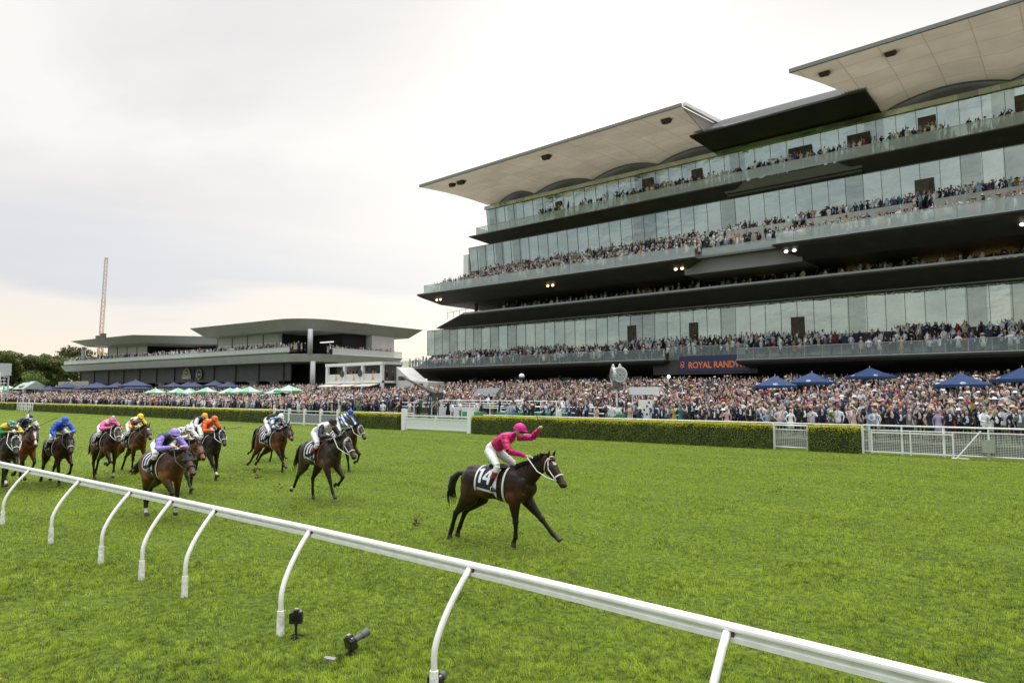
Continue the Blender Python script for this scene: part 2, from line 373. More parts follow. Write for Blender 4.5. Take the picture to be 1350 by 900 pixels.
hedge(-36.9, -13.75, 'long clipped hedge behind the leading jockey in pink, right of the white gate')
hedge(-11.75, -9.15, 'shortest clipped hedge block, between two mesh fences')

WIRE = mat('white_wire', (.74, .75, .74), .5, var=.05)
GREYP = mat('grey_panel', (.23, .24, .25), .6, var=.15, scale=3)
def top_rail(x0, x1, y, z, label):
    root = empty('boundary_rail', (x0, y, 0)); tag(root, label, 'rail')
    MB().tube([(0, 0, z), (x1-x0, 0, z)], .042, 8).build('rail_tube', WHITE, root, True)
    k = max(1, round((x1-x0)/2.6)); mb = None
    for i in range(k+1):
        x = (x1-x0)*i/k
        if i > 60: break
        p = MB(); p.box(x-.035, x+.035, -.03, .03, .05, z-.03); p.build('post', WHITE, root)
top_rail(-220, -65.6, 40.42, 1.40, 'thin white rail running above the long hedge on the far left')
top_rail(-54.0, -45.2, 40.42, 1.40, 'thin white rail above the short hedge between fence and gate')
top_rail(-36.9, -9.0, 40.42, 1.42, 'thin white rail above the hedge behind the leading jockey')
def mesh_fence(x0, x1, y, label, h=1.35, posts=1.9, cell=.1, gate=False, group=None):
    root = empty('mesh_fence', (x0, y, 0)); tag(root, label, 'fence', group); L = x1-x0
    n = max(1, round(L/posts))
    for i in range(n+1):
        p = MB(); x = L*i/n; w = .05 if i % 2 == 0 else .032
        p.box(x-w, x+w, -.05, .05, 0, h+.03); p.build('post', WHITE, root)
    for z, r in ((h, .045), (h-.24, .03), (.14, .03)):
        MB().tube([(0, -.02, z), (L, -.02, z)], r, 8).build('rail_tube', WHITE, root, True)
    w = MB(); z = .18
    while z < h-.26: w.box(0, L, .012, .022, z-.007, z+.007); z += cell*.75
    x = .05
    while x < L: w.box(x-.005, x+.005, .022, .030, .15, h-.25); x += cell
    w.build('wire_mesh', WIRE, root)
    return root
mesh_fence(-13.65, -11.85, 39.35, 'narrow white mesh fence filling the gap between two hedges', group=None)
f = mesh_fence(-9.05, 9.0, 39.25, 'long white mesh fence at the far right of the hedges', h=1.48)
gt = empty('wicket_gate', (-8.6, 39.12, 0)); tag(gt, 'low white framed gate leaning on the long mesh fence near the last hedge', 'gate')
q = MB(); q.box(0, 3.6, -.03, .03, 1.10, 1.16); q.box(0, 3.6, -.03, .03, .12, .18); q.build('frame', WHITE, gt)
for x in (0, 1.75, 3.55): MB().box(x-.03, x+.03, -.035, .035, .05, 1.2).build('upright', WHITE, gt)
st = MB(); st.tube([(-4.9, 38.75, .02), (-3.9, 39.02, 1.35)], .03, 8); st.tube([(-5.1, 38.85, .03), (-4.4, 38.85, .03)], .03, 6); tag(st.build('fence_brace', WHITE), 'slanting white brace pole leaning against mesh fence', 'brace')
bx = MB(); bx.box(-3.9, -3.4, 38.98, 39.14, .35, .95); bx.box(-3.72, -3.58, 39.0, 39.1, 0, .35); tag(bx.build('utility_box', mat('box_green_grey', (.33, .36, .28), .6)), 'grey green utility box on the mesh fence beside the brace', 'box')

def panel_fence(x0, x1, y, label):
    root = empty('panel_fence', (x0, y, 0)); tag(root, label, 'fence'); L = x1-x0; n = 4
    for i in range(n+1):
        MB().box(L*i/n-.12, L*i/n+.12, -.1, .1, 0, 1.62).build('post', WHITE, root)
    for i in range(n):
        a = L*i/n+.13; b = L*(i+1)/n-.13
        MB().box(a, b, -.02, .02, .28, 1.05).build('panel', GREYP, root)
        f_ = MB(); f_.box(a, b, -.05, .05, 1.36, 1.44); f_.box(a, b, -.04, .04, 1.06, 1.12); f_.box(a, b, -.04, .04, .12, .24); f_.build('rail', WHITE, root)
panel_fence(-65.4, -54.4, 39.2, 'white fence with dark grey panels behind the two distant chasing horses')
def solid_gate(x0, x1, y, label):
    root = empty('track_gate', (x0, y, 0)); tag(root, label, 'gate'); L = x1-x0; n = 2
    for x in (0, L): MB().box(x-.2, x+.2, -.18, .18, 0, 1.85).build('gate_post', WHITE, root)
    for i in range(n):
        a = .22+(L-.44)*i/n; b = .22+(L-.44)*(i+1)/n
        f_ = MB()
        for z0, z1 in ((1.22, 1.32), (1.0, 1.08), (.14, .28)): f_.box(a, b, -.05, .05, z0, z1)
        for x in (a+.05, b-.05): f_.box(x-.045, x+.045, -.048, .048, .30, 1.22)
        lf = f_.build('gate_leaf', WHITE, root); MB().box(a+.1, b-.1, -.02, .02, .284, .996).build('infill_panel', mat('gate_panel', (.70, .71, .70), .45, var=.06), lf)
solid_gate(-45.0, -37.2, 39.25, 'solid white two leaf gate between thick posts left of the leading jockey')
far_gate = empty('track_gate', (-156.3, 39.5, 0)); tag(far_gate, 'small white slatted gate in the hedge at the far left', 'gate')
for i in range(10):
    MB().box(i*1.15-.1, i*1.15+.1, -.05, .05, 0, 1.55 if i % 3 else 2.0).build('upright', WHITE, far_gate)
q = MB()
for z in (.3, .8, 1.35): q.box(0, 10.6, -.03, .03, z-.06, z+.06)
q.build('rail', WHITE, far_gate)

# inner crowd barriers
def barrier(x0, x1, y, z0, zs, label):
    root = empty('crowd_barrier', (x0, y, z0)); tag(root, label, 'barrier'); L = x1-x0; n = max(1, round(L/2.4))
    for i in range(n+1): MB().box(L*i/n-.04, L*i/n+.04, -.04, .04, 0, max(zs)).build('post', WHITE, root)
    for z in zs: MB().tube([(0, 0, z), (L, 0, z)], .045, 6).build('rail', WHITE, root)
barrier(-55, -39.5, 47.0, lawn_z(47), (1.15, .75), 'double white barrier in the crowd behind the short hedge')
barrier(-47.5, -33, 46.0, lawn_z(46), (1.5, 1.05), 'white barrier in the crowd above the solid white gate')
barrier(-38.5, -19.5, 44.4, lawn_z(44.4), (1.2, .75), 'long white barrier behind the front row of spectators at the hedge')
mb = MB(); mb.box(-47.6, -42.2, 45.1, 45.2, lawn_z(45), 1.9); tag(mb.build('white_hoarding', WHITE), 'blank white hoarding panel behind the solid white gate', 'hoarding')
GREEN = mat('green_cloth', (.06, .25, .12), .8, var=.12, scale=2)
for i, (x, y, L, lb) in enumerate(((-39.6, 42.2, 1.9, 'green covered table behind the right leaf of the white gate'), (-35.6, 42.4, 2.6, 'green covered table at the left end of the long hedge'), (-32.3, 42.6, 3.4, 'longest green covered table, above the leading jockey'), (-26.0, 42.9, 1.6, 'small green covered table behind seated spectators at the hedge'))):
    r_ = empty('covered_table', (x, y, lawn_z(y)-.42)); tag(r_, lb, 'table', 'green covered tables behind the hedge')
    t_ = MB(); t_.box(-L/2, L/2, -.4, .4, 1.28, 1.36); t_.build('table_top', GREEN, r_)
    t_ = MB(); t_.hexa([(-L/2-.03, -.46, .5), (L/2+.03, -.46, .5), (L/2+.03, .46, .5), (-L/2-.03, .46, .5), (-L/2-.01, -.41, 1.37), (L/2+.01, -.41, 1.37), (L/2+.01, .41, 1.37), (-L/2-.01, .41, 1.37)]); t_.build('table_skirt', GREEN, r_)
    for sx in (-1, 1):
        for sy in (-1, 1): MB().box(sx*L*.42-.03, sx*L*.42+.03, sy*.33-.03, sy*.33+.03, 0, .5).build('leg', mat('table_leg', (.1, .1, .1), .5), r_)

# ------------------------------------------------------------------ grandstand
BLACK = mat('black_cladding', (.060, .054, .049), .6, var=.2, scale=.7)
BLACKM = mat('matt_black_lining', (.018, .017, .016), .8, var=.2, scale=.5)
GREYF = mat('grey_fascia', (.20, .195, .19), .45, var=.08, scale=.5)
LTRIM = mat('light_metal_trim', (.42, .43, .43), .35, metal=.3, var=.08)
CONC = mat('pale_concrete', (.40, .39, .36), .75, var=.15, scale=1.2)
STEP = mat('terrace_step', (.16, .16, .16), .8, var=.15)
MULL = mat('mullion', (.14, .17, .165), .4, var=0)
def glass_wall_mat(name, tint, refl, inner, pane=1.75):
    m = bpy.data.materials.new(name); m.use_nodes = True; nt = m.node_tree; N = nt.nodes; L = nt.links; b = N['Principled BSDF']
    b.inputs['Roughness'].default_value = .3
    tc = N.new('ShaderNodeTexCoord'); mp = N.new('ShaderNodeMapping'); mp.inputs['Scale'].default_value = (.25, 1, .45); L.new(tc.outputs['Object'], mp.inputs[0])
    no = N.new('ShaderNodeTexNoise'); no.inputs['Scale'].default_value = 1.3; no.inputs['Detail'].default_value = 6; L.new(mp.outputs[0], no.inputs['Vector'])
    r = N.new('ShaderNodeValToRGB'); L.new(no.outputs[0], r.inputs[0]); e = r.color_ramp.elements
    e[0].position = .38; e[0].color = (*[v*.18 for v in inner], 1); e[1].position = .62; e[1].color = (*inner, 1)  # reflection detail and interior glimpses painted in as mottling
    L.new(r.outputs[0], b.inputs['Base Color'])
    g = N.new('ShaderNodeBsdfGlossy'); g.inputs['Color'].default_value = (*tint, 1); g.inputs['Roughness'].default_value = .03
    # uneven reflections put into the tint: a random tone per pane, a few darker
    bk = N.new('ShaderNodeTexVoronoi'); bk.inputs['Scale'].default_value = .6; mp2 = N.new('ShaderNodeMapping'); mp2.inputs['Scale'].default_value = (1, .001, .001); L.new(tc.outputs['Object'], mp2.inputs[0]); L.new(mp2.outputs[0], bk.inputs['Vector'])
    wn = N.new('ShaderNodeTexWhiteNoise'); wn.noise_dimensions = '1D'; sp = N.new('ShaderNodeSeparateXYZ'); L.new(tc.outputs['Object'], sp.inputs[0])
    fl = N.new('ShaderNodeMath'); fl.operation = 'DIVIDE'; L.new(sp.outputs[0], fl.inputs[0]); fl.inputs[1].default_value = pane; f2 = N.new('ShaderNodeMath'); f2.operation = 'FLOOR'; L.new(fl.outputs[0], f2.inputs[0]); L.new(f2.outputs[0], wn.inputs['W'])
    mr = N.new('ShaderNodeMapRange'); mr.inputs[3].default_value = .90; mr.inputs[4].default_value = 1.06; L.new(wn.outputs[0], mr.inputs[0])
    gm = N.new('ShaderNodeVectorMath'); gm.operation = 'SCALE'; gm.inputs[0].default_value = tint; dk = N.new('ShaderNodeMath'); dk.operation = 'GREATER_THAN'; dk.inputs[1].default_value = .13; L.new(wn.outputs[0], dk.inputs[0]); d2 = N.new('ShaderNodeMapRange'); d2.inputs[3].default_value = .74; d2.inputs[4].default_value = 1.0; L.new(dk.outputs[0], d2.inputs[0]); d3 = N.new('ShaderNodeMath'); d3.operation = 'MULTIPLY'; L.new(d2.outputs[0], d3.inputs[0]); L.new(mr.outputs[0], d3.inputs[1]); L.new(d3.outputs[0], gm.inputs[3]); L.new(gm.outputs[0], g.inputs['Color'])
    bp = N.new('ShaderNodeBump'); bp.inputs['Strength'].default_value = .12; bp.inputs['Distance'].default_value = .35; L.new(no.outputs[0], bp.inputs['Height']); L.new(bp.outputs[0], g.inputs['Normal'])
    mx = N.new('ShaderNodeMixShader'); mx.inputs[0].default_value = refl; L.new(b.outputs[0], mx.inputs[1]); L.new(g.outputs[0], mx.inputs[2]); L.new(mx.outputs[0], N['Material Output'].inputs[0])
    return m
GL1 = glass_wall_mat('green_window_glass', (.70, .76, .65), .62, (.52, .55, .44))
GL3 = glass_wall_mat('teal_window_glass', (.61, .69, .66), .64, (.42, .47, .43))
def clear_mat(name, c, a, rough=.15):
    m = bpy.data.materials.new(name); m.use_nodes = True; nt = m.node_tree; N = nt.nodes; L = nt.links; b = N['Principled BSDF']
    b.inputs['Base Color'].default_value = (*c, 1); b.inputs['Roughness'].default_value = rough
    t = N.new('ShaderNodeBsdfTransparent'); t.inputs[0].default_value = (.92, .96, .94, 1)
    mx = N.new('ShaderNodeMixShader'); mx.inputs[0].default_value = a; L.new(t.outputs[0], mx.inputs[1]); L.new(b.outputs[0], mx.inputs[2]); L.new(mx.outputs[0], N['Material Output'].inputs[0])
    return m
BAL = clear_mat('balustrade_glass', (.55, .62, .60), .13); BALW = clear_mat('front_lit_balustrade', (.66, .70, .70), .34)  # the second is a paler copy: front light put into its colour
def soffit_mat():
    m = mat('canopy_soffit', (.74, .63, .51), .7, var=.10, scale=.35); nt = m.node_tree; N = nt.nodes; L = nt.links; b = N['Principled BSDF']
    src = b.inputs['Base Color'].links[0].from_socket
    tc = N.new('ShaderNodeTexCoord'); br = N.new('ShaderNodeTexBrick'); br.inputs['Scale'].default_value = 1.0
    br.inputs['Brick Width'].default_value = 3.4; br.inputs['Row Height'].default_value = 3.3; br.inputs['Mortar Size'].default_value = .05; br.offset = 0.0
    br.inputs['Color1'].default_value = (1, 1, 1, 1); br.inputs['Color2'].default_value = (.90, .90, .9, 1); br.inputs['Mortar'].default_value = (.70, .68, .66, 1)
    L.new(tc.outputs['Object'], br.inputs['Vector'])
    mx = N.new('ShaderNodeMix'); mx.data_type = 'RGBA'; mx.blend_type = 'MULTIPLY'; mx.inputs[0].default_value = 1; L.new(src, mx.inputs[6]); L.new(br.outputs[0], mx.inputs[7]); L.new(mx.outputs[2], b.inputs['Base Color'])
    return m
SOFF = soffit_mat()
def brighten_underside(m):
    nt = m.node_tree; b = nt.nodes['Principled BSDF']; t = nt.nodes.new('ShaderNodeBsdfTranslucent'); x = nt.nodes.new('ShaderNodeMixShader'); x.inputs[0].default_value = .15  # translucency added so the sky above brightens the soffit
    nt.links.new(b.inputs['Base Color'].links[0].from_socket, t.inputs[0]); nt.links.new(b.outputs[0], x.inputs[1]); nt.links.new(t.outputs[0], x.inputs[2]); nt.links.new(x.outputs[0], nt.nodes['Material Output'].inputs[0])
brighten_underside(SOFF)
GX = -40.0; GY = 75.0
gs = empty('grandstand', (GX, GY, lawn_z(72)-.02)); GZ0 = gs.location.z
tag(gs, 'huge modern grandstand of dark balconies, glass walls and winged canopy roofs', 'grandstand')
class SB(MB):
    """grandstand shapes are given in place and stored relative to the stand's base"""
    def build(s, name, mats, parent=gs, smooth=False):
        s.v = [(x-GX, y-GY, z-GZ0) for x, y, z in s.v]; return MB.build(s, name, mats, parent, smooth)
XR = 18.0
def slab(name, x0, x1, prof, t0, t1, m, parent=gs):
    """deck edge: prof is (y, z, k): the ends are raked by t0/t1 times k"""
    s = SB(); s.prism([(x0+t0*k, y, z) for y, z, k in prof], [(x1-t1*k, y, z) for y, z, k in prof]); return s.build(name, m, parent)
def balustrade(x0, x1, y, z, h=1.1, end_l=None, parent=gs, m=None):
    s = SB(); n = max(1, round((x1-x0)/1.7)); w = (x1-x0)/n
    for i in range(n): s.box(x0+i*w+.03, x0+(i+1)*w-.03, y-.012, y+.012, z+.05, z+h)
    if end_l: s.box(x0-.012, x0+.012, y, y+end_l, z+.05, z+h)
    b = s.build('glass_balustrade', m or BAL, parent)
    s = SB(); s.tube([(x0, y, z+h+.02), (x1, y, z+h+.02)], .035, 6)
    if end_l: s.tube([(x0, y, z+h+.02), (x0, y+end_l, z+h+.02)], .035, 6)
    for i in range(n+1): s.box(x0+i*w-.02, x0+i*w+.02, y+.02, y+.06, z, z+h)
    s.build('handrail', LTRIM, b)
def glass_wall(x0, x1, y0, z0, y1, z1, m, pane=1.75, ret=0, doors=()):
    """ret: length of the return wall round the left end"""
    s = SB(); s.hexa([(x0, y0, z0), (x1, y0, z0), (x1, y0+.15, z0), (x0, y0+.15, z0), (x0, y1, z1), (x1, y1, z1), (x1, y1+.15, z1), (x0, y1+.15, z1)])
    if ret: s.hexa([(x0, y0+.16, z0), (x0+.15, y0+.16, z0), (x0+.15, y0+ret, z0), (x0, y0+ret, z0), (x0, y1+.16, z1), (x0+.15, y1+.16, z1), (x0+.15, y1+ret, z1), (x0, y1+ret, z1)])
    g_ = s.build('glass_wall', m)
    s = SB(); n = round((x1-x0)/pane)
    for i in range(n+1):
        x = x0+(x1-x0)*i/n; s.hexa([(x-.02, y0-.05, z0), (x+.02, y0-.05, z0), (x+.02, y0-.003, z0), (x-.02, y0-.003, z0), (x-.02, y1-.05, z1), (x+.02, y1-.05, z1), (x+.02, y1-.003, z1), (x-.02, y1-.003, z1)])
    s.box(x0, x1, y0-.06, y0-.004, z0-.08, z0); s.box(x0, x1, y1-.06, y1-.004, z1-.02, z1+.08)
    s.build('mullion_frame', MULL, g_)
    for xd, w, h in doors:
        d = SB(); y = min(y0, y0+(y1-y0)*min(1, h/(z1-z0)))-.13; d.box(xd-w/2, xd-w/2+.1, y, y+.06, z0, z0+h); d.box(xd+w/2-.1, xd+w/2, y, y+.06, z0, z0+h); d.box(xd-w/2+.1, xd+w/2-.1, y, y+.06, z0+h-.12, z0+h)
        do = d.build('doorway', BLACK); d = SB(); d.box(xd-w/2+.1, xd+w/2-.1, y+.03, y+.05, z0, z0+h-.12); d.build('dark_opening', mat('dark_opening', (.085, .062, .042), .7, var=.5, scale=1.5), do)
    return g_
# core building mass behind the glass
s = SB(); s.box(-71.5, XR, 84.5, 108, GZ0, 33.0); s.box(-74.8, -71.6, 88, 106, 20, 26.9); s.box(-80, -71.6, 90, 106, GZ0, 14); s.build('core', BLACKM)
# ground floor undercroft
s = SB(); s.box(-86, XR, 80.0, 80.2, GZ0, 6.6); s.build('undercroft_wall', BLACKM)
for x in range(-80, 17, 8):
    s = SB(); s.tube([(x, 77.2, GZ0), (x, 77.2, 6.4)], .3, 12); s.build('column', mat('dark_column', (.06, .06, .06), .5))
for x0, x1 in ((-26.5, -21), (-16, -11.5), (-10.8, -6.2), (-5, 0), (2, 8), (-60, -56), (-48, -45)):
    s = SB(); s.box(x0, x1, 79.85, 79.95, GZ0+.1, 5.4); s.build('shop_window', mat('shop_glass', (.10, .11, .085), .1, var=.7, scale=.8))
# level 1
P1 = lambda yf, zt, zi, yi=77.0, yb=79.0: [(yf, zt, 0), (yf, zt-.16, 0), (yf+.25, zt-.42, .12), (yi, zi, 1), (yb, zi, 1), (yb, zt, 0)]
slab('balcony_deck', -86.6, -37.3, P1(72, 7.05, 5.6), 3.2, 2.4, BLACK)
slab('balcony_deck', -28.3, XR, P1(70.6, 6.65, 5.3), 1.4, 0, BLACK)
s = SB(); s.box(-39.5, -27, 73.3, 79, 5.35, 6.98); s.build('recessed_fascia', BLACK)
for x0, x1, y, z in ((-86.5, -37.2, 71.96, 7.06), (-28.2, XR, 70.56, 6.66)):
    s = SB(); s.box(x0, x1, y-.03, y+.3, z, z+.10); s.build('deck_edge_trim', LTRIM)
balustrade(-85.9, -37.4, 72.15, 7.16, end_l=5); balustrade(-37.4, -28.4, 73.4, 7.0, 1.5); balustrade(-28.2, XR, 70.8, 6.76)
s = SB(); s.box(-84, XR, 74.6, 79.9, 7.06, 7.5); s.box(-84, XR, 76, 79.9, 7.5, 7.95); s.box(-84, XR, 77, 79.9, 7.95, 8.35); s.build('terrace_steps', STEP)
s = SB(); s.box(-83.0, XR, 78.0, 78.2, 8.35, 9.40); s.build('black_upstand', BLACK)
glass_wall(-83.8, XR, 77.95, 9.48, 77.9, 13.5, GL1, ret=8, doors=((-45.0, 1.2, 2.5), (-36.4, 1.1, 2.3), (-24.1, 1.4, 2.1)))
# level 2: black sloping band, recessed dark gallery
slab('sloping_band', -71.5, XR, [(73.6, 15.05, 0), (73.6, 14.9, 0), (76.6, 13.62, 1), (83, 13.62, 1), (83, 15.05, 0)], -8.5, 0, BLACK)
s = SB(); s.prism([(-71.48, 73.4, 15.06), (-71.4, 83, 15.06), (-80.2, 83, 13.66), (-80.2, 76.4, 13.66)], [(-71.48, 73.4, 15.11), (-71.4, 83, 15.11), (-80.2, 83, 13.71), (-80.2, 76.4, 13.71)]); s.build('sloping_end_roof', mat('pale_roof_sheet', (.50, .48, .46), .4, var=.06))
s = SB(); s.box(-79.6, XR, 76.72, 76.86, 13.52, 13.62); s.box(-75, XR, 76.2, 76.5, 13.42, 13.52); s.build('band_gutter', GREYF)
s = SB(); s.box(-71.4, XR, 73.5, 73.62, 15.06, 15.28); s.build('gallery_rail', LTRIM)
s = SB(); n = 50
s.tube([(-75.5, 74.2, 15.6), (-71, 74.2, 15.9)], .03, 6)
for i in range(4): s.tube([(-75.3+i*1.3, 74.2, 14.6+i*.15), (-75.3+i*1.3, 74.2, 15.65+i*.1)], .03, 6)
s.build('end_handrail', BLACK)
s = SB(); s.box(-66, XR, 84.0, 84.3, 15.05, 16.8); s.build('gallery_back_wall', BLACKM)
s = SB(); s.box(-71.3, -70.9, 76.0, 76.4, 15.1, 17.1); s.build('end_column', BLACK)
s = SB(); s.box(-70.8, -66.5, 83.2, 83.3, 15.1, 17.0); s.box(-70.9, -70.8, 76.5, 83.2, 15.1, 17.0); s.build('end_glass', clear_mat('clear_end_glass', (.5, .6, .55), .35))
for x, y, w in ((-20, 82.5, 2.6), (-12.6, 82, 3.2), (-8, 81, 3.6), (-30, 82.5, 1.6), (-46, 82.5, 1.4), (0, 81.5, 3)):
    s = SB(); s.box(x, x+w, y, y+.1, 16.2, 16.32); s.build('gallery_lamp', mat('warm_lamp', (.8, .6, .3), .5, var=0, emit=((1, .62, .22), 2.0)))
# level 3: the big terrace
P3 = lambda yf: [(yf, 18.1, 0), (yf, 17.98, 0), (yf+.5, 17.72, .15), (yf+3.6, 16.75, 1), (84.4, 16.75, 1), (84.4, 18.1, 0)]
slab('terrace_deck', -77.3, -32.3, P3(69.6), 1.6, 2.8, BLACK)
slab('terrace_deck', -23.6, XR, P3(68.9), 2.4, 0, BLACK)
s = SB(); s.box(-34.4, -21.5, 71.6, 78, 16.55, 18.12); s.build('recessed_fascia', GREYF)
for x0, x1, y in ((-77.2, -32.2, 69.55), (-23.5, XR, 68.85)):
    s = SB(); s.box(x0, x1, y-.03, y+.25, 18.11, 18.2); s.build('deck_edge_trim', LTRIM)
balustrade(-75.9, -32.3, 69.75, 18.2, 1.15, end_l=9, m=BALW); balustrade(-32.3, -23.3, 71.7, 18.15, 1.15, m=BALW); balustrade(-23.2, XR, 69.05, 18.2, 1.15, m=BALW)
s = SB()
def rake(y): return 18.14+max(0, y-70.9)*.46
for i in range(9): s.box(-74.5+i*.3, XR, 70.9+i*.88, 84, (18.11 if i == 0 else rake(70.9+(i-1)*.88)+.2), rake(70.9+i*.88)+.2)
s.build('terrace_steps', STEP)
for a, b in ((-30.5, -23.2), (-21.8, -11.9), (-10.2, -1.0), (.5, 9)):
    s = SB(); s.box(a, b, 74.2, 74.4, rake(74)-.1, 21.45); s.build('parapet', CONC)
s = SB(); s.box(-73.5, XR, 79.55, 79.75, 21.0, 22.75); s.build('black_upstand', BLACK)
glass_wall(-75.4, XR, 79.4, 22.8, 79.0, 26.52, GL3, ret=9, doors=((-11.6, 1.7, 2.1),))
s = SB(); s.box(-76.6, -75.5, 79, 88, 21.4, 25.6); s.build('white_end_panel', clear_mat('frosted_end_panel', (.8, .82, .8), .8))
GL5 = glass_wall_mat('bright_window_glass', (.66, .76, .76), .55, (.62, .68, .66), 1.9)
# level 5: top balcony
P5 = lambda yf: [(yf, 27.75, 0), (yf, 27.62, 0), (yf+2.3, 26.62, 1), (84.4, 26.62, 1), (84.4, 27.75, 0)]
slab('balcony_deck', -73.2, -29.6, P5(76.6), 2.2, 2.2, BLACK)
slab('balcony_deck', -19.0, XR, P5(76.6), 2.2, 0, BLACK)
s = SB(); s.prism([(-32, 77.0, 27.72), (-32, 77.9, 26.95), (-32, 81, 26.95), (-32, 81, 27.72)], [(-17, 77.0, 27.72), (-17, 77.9, 26.95), (-17, 81, 26.95), (-17, 81, 27.72)]); s.build('recessed_fascia', mat('mid_grey_fascia', (.22, .21, .20), .45, var=.06))
s = SB(); s.box(-31.9, -17.1, 78.2, 84.3, 26.625, 26.9); s.box(-73, XR, 79.3, 79.5, 26.53, 26.60); s.build('band_gutter', BLACK)
balustrade(-71.8, XR, 76.85, 27.76, 1.15, end_l=4, m=BALW)
glass_wall(-72.8, XR, 81, 27.78, 80.25, 33.2, GL5, pane=1.9, ret=9, doors=((-58.5, 1.1, 3.7), (-43.7, 1.6, 4.1), (-36.7, 1.4, 3.9), (-24.0, 2.6, 3.8), (-17.8, 2.3, 3.8), (-11.3, 1.6, 4.0), (-3.2, 1.5, 4.0)))
s = SB(); s.box(-72.9, XR, 79.9, 80.1, 32.6, 33.15); s.build('glass_brow', GL1)
# lamps under the terrace
LAMP = mat('lit_floodlight', (1, .9, .7), .4, var=0, emit=((1, .66, .28), 5.0)); LAMPW = mat('white_floodlight', (1, 1, 1), .4, var=0, emit=((1, .96, .9), 3.0))
for x, y, z, m in ((-74.2, 71.2, 17.25, LAMP), (-53.2, 71.2, 17.25, LAMP), (-34.9, 71.2, 17.3, LAMP), (-22.1, 69.8, 17.4, LAMPW), (-3.0, 70.4, 17.2, LAMPW)):
    s = SB(); s.box(x-.75, x+.75, y+.08, y+.4, z-.05, z+.28); b = s.build('floodlight', BLACK)
    s = SB()
    for k in (-.4, .4): s.ell((x+k, y, z), (.20, .08, .15), 10, 6)
    s.build('lamp_lens', m, b, True)
# roof
def canopy(x0, x1, zl, zr, pins, r0, r1):
    """winged canopy: soffit drawn down to pins along the back, thin sharp front edge, ridge behind"""
    NU, NV = 90, 18; V = []; F = []
    def zb(x):
        for a, b in zip(pins, pins[1:]):
            if a <= x <= b: return 33.45+1.05*math.sin(math.pi*(x-a)/(b-a))**.8
        return 33.45
    def P(u, v):
        xf = x0+(x1-x0)*u; xb = r0+(r1-r0)*u; x = xf+(xb-xf)*v; zf = zl+(zr-zl)*u
        y = 66+(80.4-66)*v
        zz = zf+(zb(x)-zf)*v**1.6+.55*math.sin(math.pi*v)*.6
        return (x, y, zz)
    V = [P(i/NU, j/NV) for i in range(NU+1) for j in range(NV+1)]
    F = [(i*(NV+1)+j, i*(NV+1)+j+1, (i+1)*(NV+1)+j+1, (i+1)*(NV+1)+j) for i in range(NU) for j in range(NV)]
    s = SB(); s.add(V, F); root = s.build('canopy_soffit', SOFF, smooth=True)
    s = SB()
    s.hexa([(r0, 80.5, 36.2), (r1, 80.5, 36.2), (r1, 81.1, 36.2), (r0, 81.1, 36.2), (r0, 80.5, 36.75), (r1, 80.5, 36.75), (r1, 81.1, 36.75), (r0, 81.1, 36.75)]); s.build('ridge_beam', GREYF, root)
    s = SB(); s.hexa([(x0-.05, 65.7, zl-.03), (x1, 65.7, zr-.03), (x1, 65.93, zr-.03), (x0-.05, 65.93, zl-.03), (x0-.05, 65.7, zl+.33), (x1, 65.7, zr+.33), (x1, 65.93, zr+.33), (x0-.05, 65.93, zl+.33)]); s.build('front_edge', mat('bronze_grey_edge', (.22, .21, .20), .5, var=.06), root)
    for a, b in zip(pins, pins[1:]):
        pts = [(x, 80.45, zb(x)) for x in np.linspace(a, b, 24)]
        s = SB(); s.tube(pts, .14, 6); s.build('arch_trim', mat('arch_trim', (.20, .19, .18), .5), root)
    s = SB(); s.box(pins[0]-1.5, pins[-1]+1, 81.2, 81.4, 33.2, 36.19); s.build('clerestory', mat('clerestory_glass', (.07, .066, .06), .3, var=.3, scale=.5), root)
    return root
c1 = canopy(-72.7, -31.6, 33.0, 33.7, (-70, -62.9, -52.4, -42, -32), -72.6, -33.4)
c2 = canopy(-20.35, XR+3, 33.87, 34.5, (-14.8, -4.1, 6.6, 17.3), -15.6, XR+3)
s = SB(); s.box(-73.0, XR, 81.45, 81.65, 32.9, 36.15); s.build('roof_back_wall', BLACKM)
s = SB(); s.prism([(-31.62, 66.1, 33.68), (-33.42, 80.4, 36.4), (-33.42, 80.4, 33.3)], [(-31.7, 66.1, 33.68), (-33.5, 80.4, 36.4), (-33.5, 80.4, 33.3)]); s.build('end_panel', mat('end_panel_bronze', (.30, .27, .24), .5), c1)
s = SB(); s.hexa([(-31.6, 66, 33.72), (-31.2, 66, 33.72), (-33.0, 80, 36.4), (-33.4, 80, 36.4), (-31.6, 66, 34.1), (-31.2, 66, 34.1), (-33.0, 80, 36.95), (-33.4, 80, 36.95)]); s.build('end_flashing', mat('white_flashing', (.78, .80, .82), .3, var=.04), c1)
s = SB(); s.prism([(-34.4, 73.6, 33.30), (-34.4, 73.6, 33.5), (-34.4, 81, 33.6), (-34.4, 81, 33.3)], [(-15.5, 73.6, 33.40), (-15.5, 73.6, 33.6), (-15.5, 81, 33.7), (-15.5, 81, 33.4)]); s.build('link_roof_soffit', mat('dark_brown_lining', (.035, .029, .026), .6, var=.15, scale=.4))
rib = SB(); x = -34.0
rib.hexa([(-33.9, 73.8, 33.62), (-15.6, 73.8, 33.66), (-15.6, 80.4, 37.0), (-33.9, 80.4, 37.0), (-33.9, 73.8, 33.7), (-15.6, 73.8, 33.74), (-15.6, 80.4, 37.1), (-33.9, 80.4, 37.1)])
while x < -15.8:
    rib.hexa([(x, 73.8, 33.75), (x+.06, 73.8, 33.75), (x+.06, 80.4, 37.11), (x, 80.4, 37.11), (x, 73.8, 33.83), (x+.06, 73.8, 33.83), (x+.06, 80.4, 37.2), (x, 80.4, 37.2)]); x += .3
rib.build('ribbed_roof', mat('ribbed_metal', (.20, .205, .21), .5, metal=.2, var=.06))
